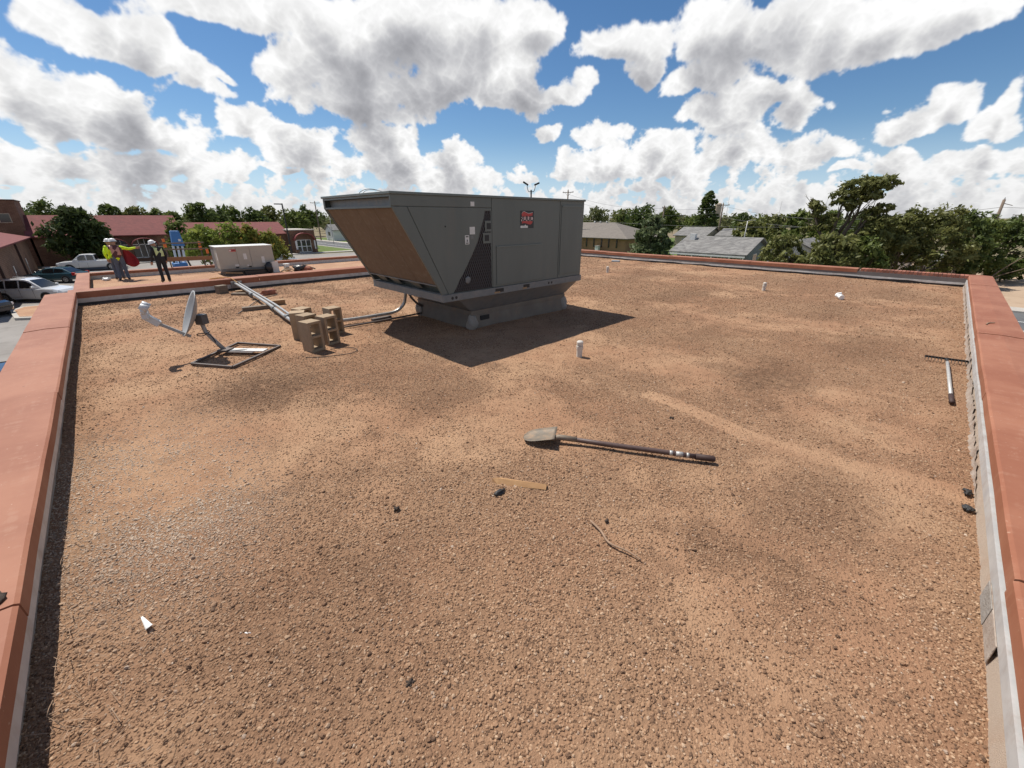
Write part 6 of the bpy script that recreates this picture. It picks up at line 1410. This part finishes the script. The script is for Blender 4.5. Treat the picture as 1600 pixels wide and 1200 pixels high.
# ---------------------------------------------------------------- poles and wires
def utility_pole(lab, x, y, top, arms=1, lean=(0, 0), along='y', drop=0, span=1.25):
    o = thing('utility_pole', lab, 'utility pole', (x, y, GZ), 0, None); hh = top-GZ
    t = Vector((lean[0], lean[1], hh)); MB().tube([(0, 0, -0.3), t*0.5, t], [0.17, 0.15, 0.12], 10).build('shaft', M['pole_wood'], o, smooth=True)
    for a in range(arms):
        c = t*(1-0.07*(a+0.5)); d = Vector((0, span, 0)) if along == 'y' else Vector((span, 0, 0))
        MB().beam(c-d, c+d, 0.10, 0.12).build('cross_arm', M['pole_wood'], o)
        MB().beam(c-d*0.55-Vector((0, 0, 0.02)), c-Vector((0, 0, 0.75)), 0.03, 0.03).build('brace', M['pole_dark'], o); MB().beam(c+d*0.55-Vector((0, 0, 0.02)), c-Vector((0, 0, 0.75)), 0.03, 0.03).build('brace', M['pole_dark'], o)
        for k in (-0.92, 0.92): MB().lathe(c+d*k+Vector((0, 0, 0.06)), [(0.05, 0), (0.06, 0.08), (0.03, 0.10), (0.05, 0.16)], 8).build('insulator', M['pole_grey'], o)
    MB().lathe(t, [(0.05, 0), (0.06, 0.10), (0.02, 0.22)], 8).build('insulator', M['pole_grey'], o)
    return o
utility_pole('utility pole with cross arm at the far roadside on the left', 44.4, 121.7, 5.5, 1, along='x')
utility_pole('utility pole top showing above the right end of the big unit', 70.3, 56.2, 6.6, 1, along='y', span=1.35)
utility_pole('utility pole rising behind the cedar', 80.4, 40.4, 3.6, 1, along='x', span=0.8)
utility_pole('wooden utility pole beside the tall conifer', 84.4, 31.0, 3.95, 1, along='y', span=1.1)
lp_ = utility_pole('leaning wooden pole with transformer can above the right thicket', 70.0, -2.9, 3.35, 0, lean=(0.3, 0.1))
MB().lathe((0.25, 0.35, 5.6), [(0.10, 0), (0.20, 0.03), (0.20, 0.75), (0.12, 0.80)], 14).build('transformer', M['pole_grey'], lp_); MB().beam((0.3, 0.1, 7.4), (0.2, -0.65, 7.15), 0.06, 0.06).build('bracket', M['pole_wood'], lp_)
utility_pole('distant utility pole at the right edge skyline', 150.0, -10.2, 2.3, 1, along='y', span=2.0)
def thin_pole(lab, x, y, top, m='pole_grey', hook=0):
    o = thing('thin_pole', lab, 'pole', (x, y, GZ)); h = top-GZ; MB().tube([(0, 0, -0.2), (0, 0, h)], [0.07, 0.05], 8).build('shaft', M[m], o, smooth=True)
    if hook: MB().tube([(0, 0, h), (0.1, -0.4, h+0.12), (0.2, -0.9, h+0.1)], 0.03, 6).build('arm', M[m], o)
thin_pole('thin grey pole standing behind the grey house roof', 62.0, 19.3, 1.15, hook=1); thin_pole('thin pole above the tan hall roof', 84.0, 55.0, 2.35); thin_pole('slender street pole between lamp and utility pole', 40.8, 104.0, 1.6)
o = thing('car_park_lamp', 'tall black car park lamp post left of the big unit', 'lamp post', (20.55, 69.1, GZ)); hh = 3.46-GZ
MB().beam((0, 0, 0), (0, 0, hh), 0.15, 0.15, (0, 1, 0)).build('shaft', M['pole_dark'], o); MB().box((-1.05, -0.17, hh-0.16), (-0.08, 0.17, hh-0.02)).build('lamp_head', M['pole_dark'], o, bevel=0.03); MB().box((-0.25, -0.25, 0), (0.25, 0.25, 0.5)).build('footing', M['concrete'], o, bevel=0.03)
o = thing('floodlight_pole', 'dark pole with two floodlights rising behind the big unit', 'floodlight', (43.62, 41.2, GZ)); hh = 5.0-GZ
MB().tube([(0, 0, 0), (0, 0, hh)], [0.13, 0.10], 10).build('shaft', M['pole_dark'], o, smooth=True)
for s in (-1, 1):
    d = Vector((0.70, -0.70, 0))*s; MB().tube(bez([Vector((0, 0, hh-0.2)), d*0.35+Vector((0, 0, hh-0.18)), d*0.52+Vector((0, 0, hh+0.25)), d*0.55+Vector((0, 0, hh+0.55))], 5), 0.04, 7).build('arm', M['pole_dark'], o, smooth=True)
    MB().beam(d*0.42+Vector((0, 0, hh+0.58)), d*1.1+Vector((0, 0, hh+(0.98 if s < 0 else 0.86))), 0.42, 0.20).build('floodlight_head', M['pole_dark'], o, bevel=0.03)
def wire(lab, a, b, sag, m='wire', r=0.016):
    pts = [Vector(a).lerp(Vector(b), i/14)-Vector((0, 0, sag*4*(i/14)*(1-i/14))) for i in range(15)]; return tag(MB().tube(pts, r, 4).build('power_line', M[m]), lab, 'power line', 'power lines')
wire('upper power line from hall pole to the cedar pole', (70.3, 56.2, 5.9), (80.4, 40.4, 3.2), 0.9); wire('lower power line from hall pole towards the conifer pole', (70.3, 54.9, 4.6), (84.4, 31.0, 2.4), 1.4)
wire('power line from cedar pole to conifer pole', (80.4, 40.4, 3.1), (84.4, 31.0, 3.4), 0.3); wire('upper power line from conifer pole across to leaning pole', (84.4, 30.0, 3.3), (70.2, -2.8, 2.6), 1.6, r=0.02)
wire('lower power line from conifer pole across to leaning pole', (84.4, 31.8, 1.8), (70.1, -2.9, 0.9), 1.2, r=0.02); wire('power line leaving leaning pole to the right', (70.2, -2.8, 2.6), (62, -45, 2.6), 0.8); wire('low power line crossing before the grey house', (60.0, 45.0, 1.2), (60.0, 2.0, 0.9), 0.6, r=0.013)

# ---------------------------------------------------------------- vehicles
mat('paint_white', (0.70, 0.70, 0.69), 0.25, coat=0.6); mat('paint_teal', (0.035, 0.085, 0.105), 0.22, coat=0.8); mat('paint_black', (0.012, 0.012, 0.014), 0.2, coat=0.8)
mat('tyre', (0.02, 0.02, 0.02), 0.85); mat('rim', (0.45, 0.45, 0.46), 0.35, 0.7); mat('tail_red', (0.5, 0.02, 0.02), 0.3); mat('head_lamp', (0.7, 0.72, 0.75), 0.15); mat('bumper_grey', (0.06, 0.06, 0.06), 0.6)
def loft(mb, rings, close=True):
    n = len(rings[0]); vs = [p for r in rings for p in r]; fs = [(i*n+k, i*n+(k+1) % n, (i+1)*n+(k+1) % n, (i+1)*n+k) for i in range(len(rings)-1) for k in range(n)]
    fs += [tuple(range(n))[::-1], tuple((len(rings)-1)*n+k for k in range(n))]; return mb.add(vs, fs)
def section(x, w, z0, z1, tuck=0.06): return [(x, -w+tuck, z0), (x, -w, z0+0.18), (x, -w, (z0+z1)/2), (x, -w+0.035, z1-0.08), (x, -w+0.10, z1), (x, w-0.10, z1), (x, w-0.035, z1-0.08), (x, w, (z0+z1)/2), (x, w, z0+0.18), (x, w-tuck, z0)]
def car(name, lab, cat, x, y, heading, kind, paint, scale=1.0):
    o = thing(name, lab, cat, (x, y, GZ), heading); o.scale = (scale,)*3
    if kind == 'suv':
        L = 4.72; bod = [(-2.36, .80, .52, .84), (-2.28, .88, .38, .98), (-1.9, .92, .30, 1.02), (-0.6, .925, .26, 1.02), (0.7, .925, .26, 1.0), (1.25, .92, .28, 1.02), (1.9, .89, .30, .95), (2.22, .82, .34, .86), (2.36, .66, .44, .70)]
        gh = [(-2.27, .80, 1.00, 1.10, .74), (-1.98, .84, 1.00, 1.60, .66), (-1.2, .86, 1.0, 1.69, .65), (-0.2, .86, 1.0, 1.70, .65), (0.35, .85, 1.0, 1.62, .64), (1.22, .82, 1.0, 1.04, .78)]; wx = (-1.38, 1.42); wr = .355; rows = ((-1.95, -1.2), (-1.12, -0.28), (-0.20, 0.62))
    elif kind == 'sedan':
        L = 4.85; bod = [(-2.42, .74, .50, .86), (-2.3, .86, .36, .98), (-1.6, .91, .28, .98), (-0.4, .92, .24, .94), (0.8, .92, .24, .93), (1.4, .90, .26, .92), (2.0, .86, .28, .84), (2.3, .78, .32, .76), (2.42, .6, .42, .62)]
        gh = [(-1.9, .76, .95, 1.0, .70), (-1.15, .80, .95, 1.40, .60), (-0.3, .82, .93, 1.46, .60), (0.3, .82, .93, 1.42, .60), (1.25, .80, .91, .96, .74)]; wx = (-1.42, 1.45); wr = .34; rows = ((-1.35, -0.55), (-0.47, 0.50))
    else:
        L = 5.9; bod = [(-2.95, .90, .55, 1.12), (-2.85, .96, .48, 1.20), (-1.6, .98, .42, 1.20), (-0.45, .98, .38, 1.20), (-0.40, .98, .38, 1.18), (1.3, .98, .38, 1.16), (1.5, .97, .40, 1.18), (2.5, .96, .42, 1.10), (2.85, .92, .46, 1.02), (2.95, .80, .55, .90)]
        gh = [(-0.62, .90, 1.17, 1.22, .86), (-0.52, .90, 1.17, 1.84, .72), (0.0, .90, 1.17, 1.92, .72), (0.7, .90, 1.17, 1.88, .72), (1.48, .88, 1.17, 1.22, .84)]; wx = (-1.85, 1.85); wr = .40; rows = ((-0.48, 0.14), (0.22, 0.95))
    body = loft(MB(), [section(*s) for s in bod]).build('body', M[paint], o, smooth=False, bevel=0.03)
    g = MB(); loft(g, [[(x_, -wb, zb), (x_, -(wb+wt)/2-.01, (zb+zt_)/2), (x_, -wt, zt_-.03), (x_, -wt+.08, zt_), (x_, wt-.08, zt_), (x_, wt, zt_-.03), (x_, (wb+wt)/2+.01, (zb+zt_)/2), (x_, wb, zb)] for x_, wb, zb, zt_, wt in gh]); cab = g.build('cabin', M[paint], o, bevel=0.02)
    # side glass follows the cabin sides
    def side(xa, za_off, up):
        xs = [q[0] for q in gh]; zt_ = float(np.interp(xa, xs, [q[3] for q in gh])); zb = float(np.interp(xa, xs, [q[2] for q in gh])); wb = float(np.interp(xa, xs, [q[1] for q in gh])); wt = float(np.interp(xa, xs, [q[4] for q in gh]))
        t = up; z = zb+0.05+(zt_-0.10-zb-0.05)*t; w = wb+(wt-wb)*((z-zb)/max(zt_-zb, .01)); return z, w+0.018
    for s in (-1, 1):
        for (xa, xb) in rows:
            pts = []
            for (q, up) in ((xa, 0), ((xa+xb)/2, 0), (xb, 0), (xb-0.02, 1), ((xa+xb)/2, 1), (xa+0.02, 1)): z, w = side(q, 0, up); pts.append((q, s*w, z))
            MB().add(pts, [(0, 1, 2, 3, 4, 5)]).build('side_window', M['glass_dark'], o)
    def slopeglass(i0, i1, name, push):
        a, b = gh[i0], gh[i1]; A = [(a[0], s*(a[1]-.06), a[2]+.06 if a[3]-a[2] < .3 else a[3]-.10) for s in (-1, 1)]; 
        lo_, hi_ = (a, b) if a[3] < b[3] else (b, a)
        d = Vector((hi_[0]-lo_[0], 0, hi_[3]-lo_[3])).normalized(); nrm = Vector((d.z, 0, -d.x)) if push > 0 else Vector((-d.z, 0, d.x))
        p = [Vector((lo_[0], s*(lo_[4]-.06), lo_[3]))+nrm*.02+d*.05 for s in (-1, 1)]+[Vector((hi_[0], s*(hi_[4]-.10), hi_[3]))+nrm*.02-d*.06 for s in (1, -1)]
        MB().add(p, [(0, 1, 2, 3)]).build(name, M['glass_dark'], o)
    slopeglass(-2, -1, 'windscreen', 1); slopeglass(0, 1, 'rear_window', -1)
    wmax = max(s[1] for s in bod)
    for wxx in wx:
        for s in (-1, 1):
            MB().lathe((wxx, s*(wmax-0.235), wr), [(wr+.05, 0), (wr+.05, .242)], 24, (0, s, 0)).build('wheel_arch', M['bumper_grey'], o)
            w_ = MB().lathe((wxx, s*(wmax-0.20), wr), [(wr*.6, 0), (wr*.97, .01), (wr, .04), (wr, .18), (wr*.96, .215), (wr*.66, .222)], 24, (0, s, 0)).build('wheel', M['tyre'], o)
            rm_ = MB().lathe((wxx, s*(wmax-0.06), wr), [(wr*.64, .085), (wr*.62, .09), (wr*.56, .07), (wr*.15, .085), (0.0, .09)], 24, (0, s, 0)); rm_.build('rim', M['rim'], w_)
            for k in range(5):
                a = k*1.2566; c_ = Vector((wxx+wr*.38*math.cos(a+.63), s*(wmax+.028), wr+wr*.38*math.sin(a+.63))); MB().lathe(c_, [(wr*.13, 0), (wr*.13, .004)], 8, (0, s, 0)).build('rim_gap', M['bumper_grey'], w_)
    fx, rx_ = bod[-2][0], bod[1][0]
    for s in (-1, 1):
        MB().box((fx-.28, s*(bod[-3][1]-.30) if s > 0 else -bod[-3][1]-.005, bod[-2][3]-.20), (fx+.02, bod[-3][1]+.005 if s > 0 else -(bod[-3][1]-.30), bod[-2][3]-.06)).build('headlight', M['head_lamp'], o, bevel=.02)
        y0, y1 = sorted((s*(bod[1][1]-.16), s*(bod[1][1]+.03))); MB().box((rx_-.05, y0, bod[1][3]-.26), (rx_+.22, y1, bod[1][3]+.02)).build('tail_light', M['tail_red'], o, bevel=.02)
        xm = gh[-1][0]-.42; y0, y1 = sorted((s*(wmax-.02), s*(wmax+.19))); MB().box((xm-.06, y0, gh[-1][2]+.05), (xm+.08, y1, gh[-1][2]+.2)).build('mirror', M[paint], o, bevel=.03)
        for (xa, xb) in rows: y0, y1 = sorted((s*(wmax-.01), s*(wmax+.025))); MB().box((xa+.08, y0, .90), (xa+.26, y1, .93)).build('door_handle', M[paint], o)
        for (xa, xb) in rows: y0, y1 = sorted((s*(wmax-.01), s*(wmax+.004))); MB().box((xb+.035, y0, .36), (xb+.047, y1, .97)).build('door_seam', M['bumper_grey'], o)
    MB().box((fx-.05, -.5, .36), (bod[-1][0]+.03, .5, .56)).build('grille', M['bumper_grey'], o, bevel=.02); MB().box((bod[0][0]-.03, -.7, .38), (bod[1][0]+.05, .7, .54)).build('rear_bumper', M['bumper_grey'], o, bevel=.02)
    if kind == 'suv':
        for s in (-1, 1): MB().tube([(-1.7, s*.58, 1.69), (-1.6, s*.58, 1.745), (0.1, s*.58, 1.75), (0.2, s*.58, 1.69)], .018, 6).build('roof_rail', M['rim'], o)
    if kind == 'pickup': MB().box((-2.8, -.82, 1.0), (-0.72, .82, 1.205)).build('bed_well', M['bumper_grey'], o)
    return o
car('parked_suv', 'white SUV parked diagonally beyond the left parapet', 'car', -4.55, 48.45, -0.645, 'suv', 'paint_white')
car('parked_sedan', 'dark teal saloon car parked behind the white SUV', 'car', -3.9, 61.2, 2.5, 'sedan', 'paint_teal')
car('pickup_truck', 'white pickup truck parked under the dark tree', 'pickup', -1.3, 72.6, 2.95, 'pickup', 'paint_white')
car('parked_suv', 'black SUV mostly outside the left picture edge', 'car', -7.5, 43.2, -0.645, 'suv', 'paint_black')
car('parked_suv', 'black vehicle parked tight under the left parapet', 'car', -3.30, 20.3, 1.50, 'suv', 'paint_black')
car('parked_sedan', 'pale car half hidden behind the beige unit', 'car', 16.6, 61.5, 0.4, 'sedan', 'paint_white')
# sign posts by the church wing, dark bench sign by the church lawn
for y, lab in ((56.8, 'white parking sign before the church wing, nearer one'), (66.9, 'white parking sign before the church wing, farther one')):
    o = thing('parking_sign', lab, 'sign', (-6.0, y, GZ), 0, 'parking signs'); MB().tube([(0, 0, 0), (0, 0, 2.0)], 0.03, 6).build('post', M['pole_grey'], o); MB().box((0.03, -0.16, 1.45), (0.05, 0.16, 2.05)).build('sign_plate', M['trim_white'], o)
sg = thing('monument_sign', 'low dark monument sign on the church lawn', 'sign', (30.6, 91.0, GZ)); MB().box((-1.5, -0.2, 0.25), (1.6, 0.2, 2.2)).build('sign_board', M['paint_black'], sg, bevel=.03); MB().box((-1.6, -0.3, 0), (1.7, 0.3, 0.24)).build('plinth', M['concrete'], sg)
# blue lift machine in the car park behind the guard rail
mat('lift_blue', (0.04, 0.17, 0.42), 0.4); mat('lift_pale', (0.55, 0.62, 0.68), 0.5)
BLo = (3.6, 36.3, GZ); lf = thing('blue_lift', 'blue and white lift tower standing behind the guard rail', 'lift', BLo)
def Lf(): return MB(BLo)
Lf().prism([(3.46, -0.15), (4.12, -0.2), (4.02, 0.77), (3.56, 0.78)], 36.0, 36.5).build('tower_head', M['lift_blue'], lf, bevel=.04); Lf().box((3.84, 35.985, 0.12), (3.98, 35.998, 0.26)).build('maker_plate', M['trim_white'], lf)
for i, x in enumerate((3.42, 3.66, 3.90)): Lf().beam((x, 36.2, -1.3), (x+0.08, 36.2, -0.16), 0.12, 0.12, (0, 1, 0)).build('mast_rail', M['lift_pale'], lf)
for x, d in ((3.35, -0.35), (4.0, 0.35), (3.6, 0.0)): Lf().beam((x+d, 36.2, -2.6), (x, 36.2, -0.9), 0.10, 0.10, (0, 1, 0)).build('outrigger', M['pole_dark'], lf)
Lf().box((3.2, 35.7, GZ+0.5), (3.95, 36.9, -1.25)).build('power_pack', M['lift_blue'], lf, bevel=.05); Lf().box((2.9, 35.5, GZ+0.32), (4.3, 37.1, GZ+0.5)).build('chassis', M['pole_dark'], lf)
for x in (3.0, 4.2):
    for y in (35.6, 37.0): Lf().lathe((x, y-0.1, GZ+0.3), [(0.3, 0), (0.3, 0.2)], 16, (0, 1, 0)).build('wheel', M['tyre'], lf)
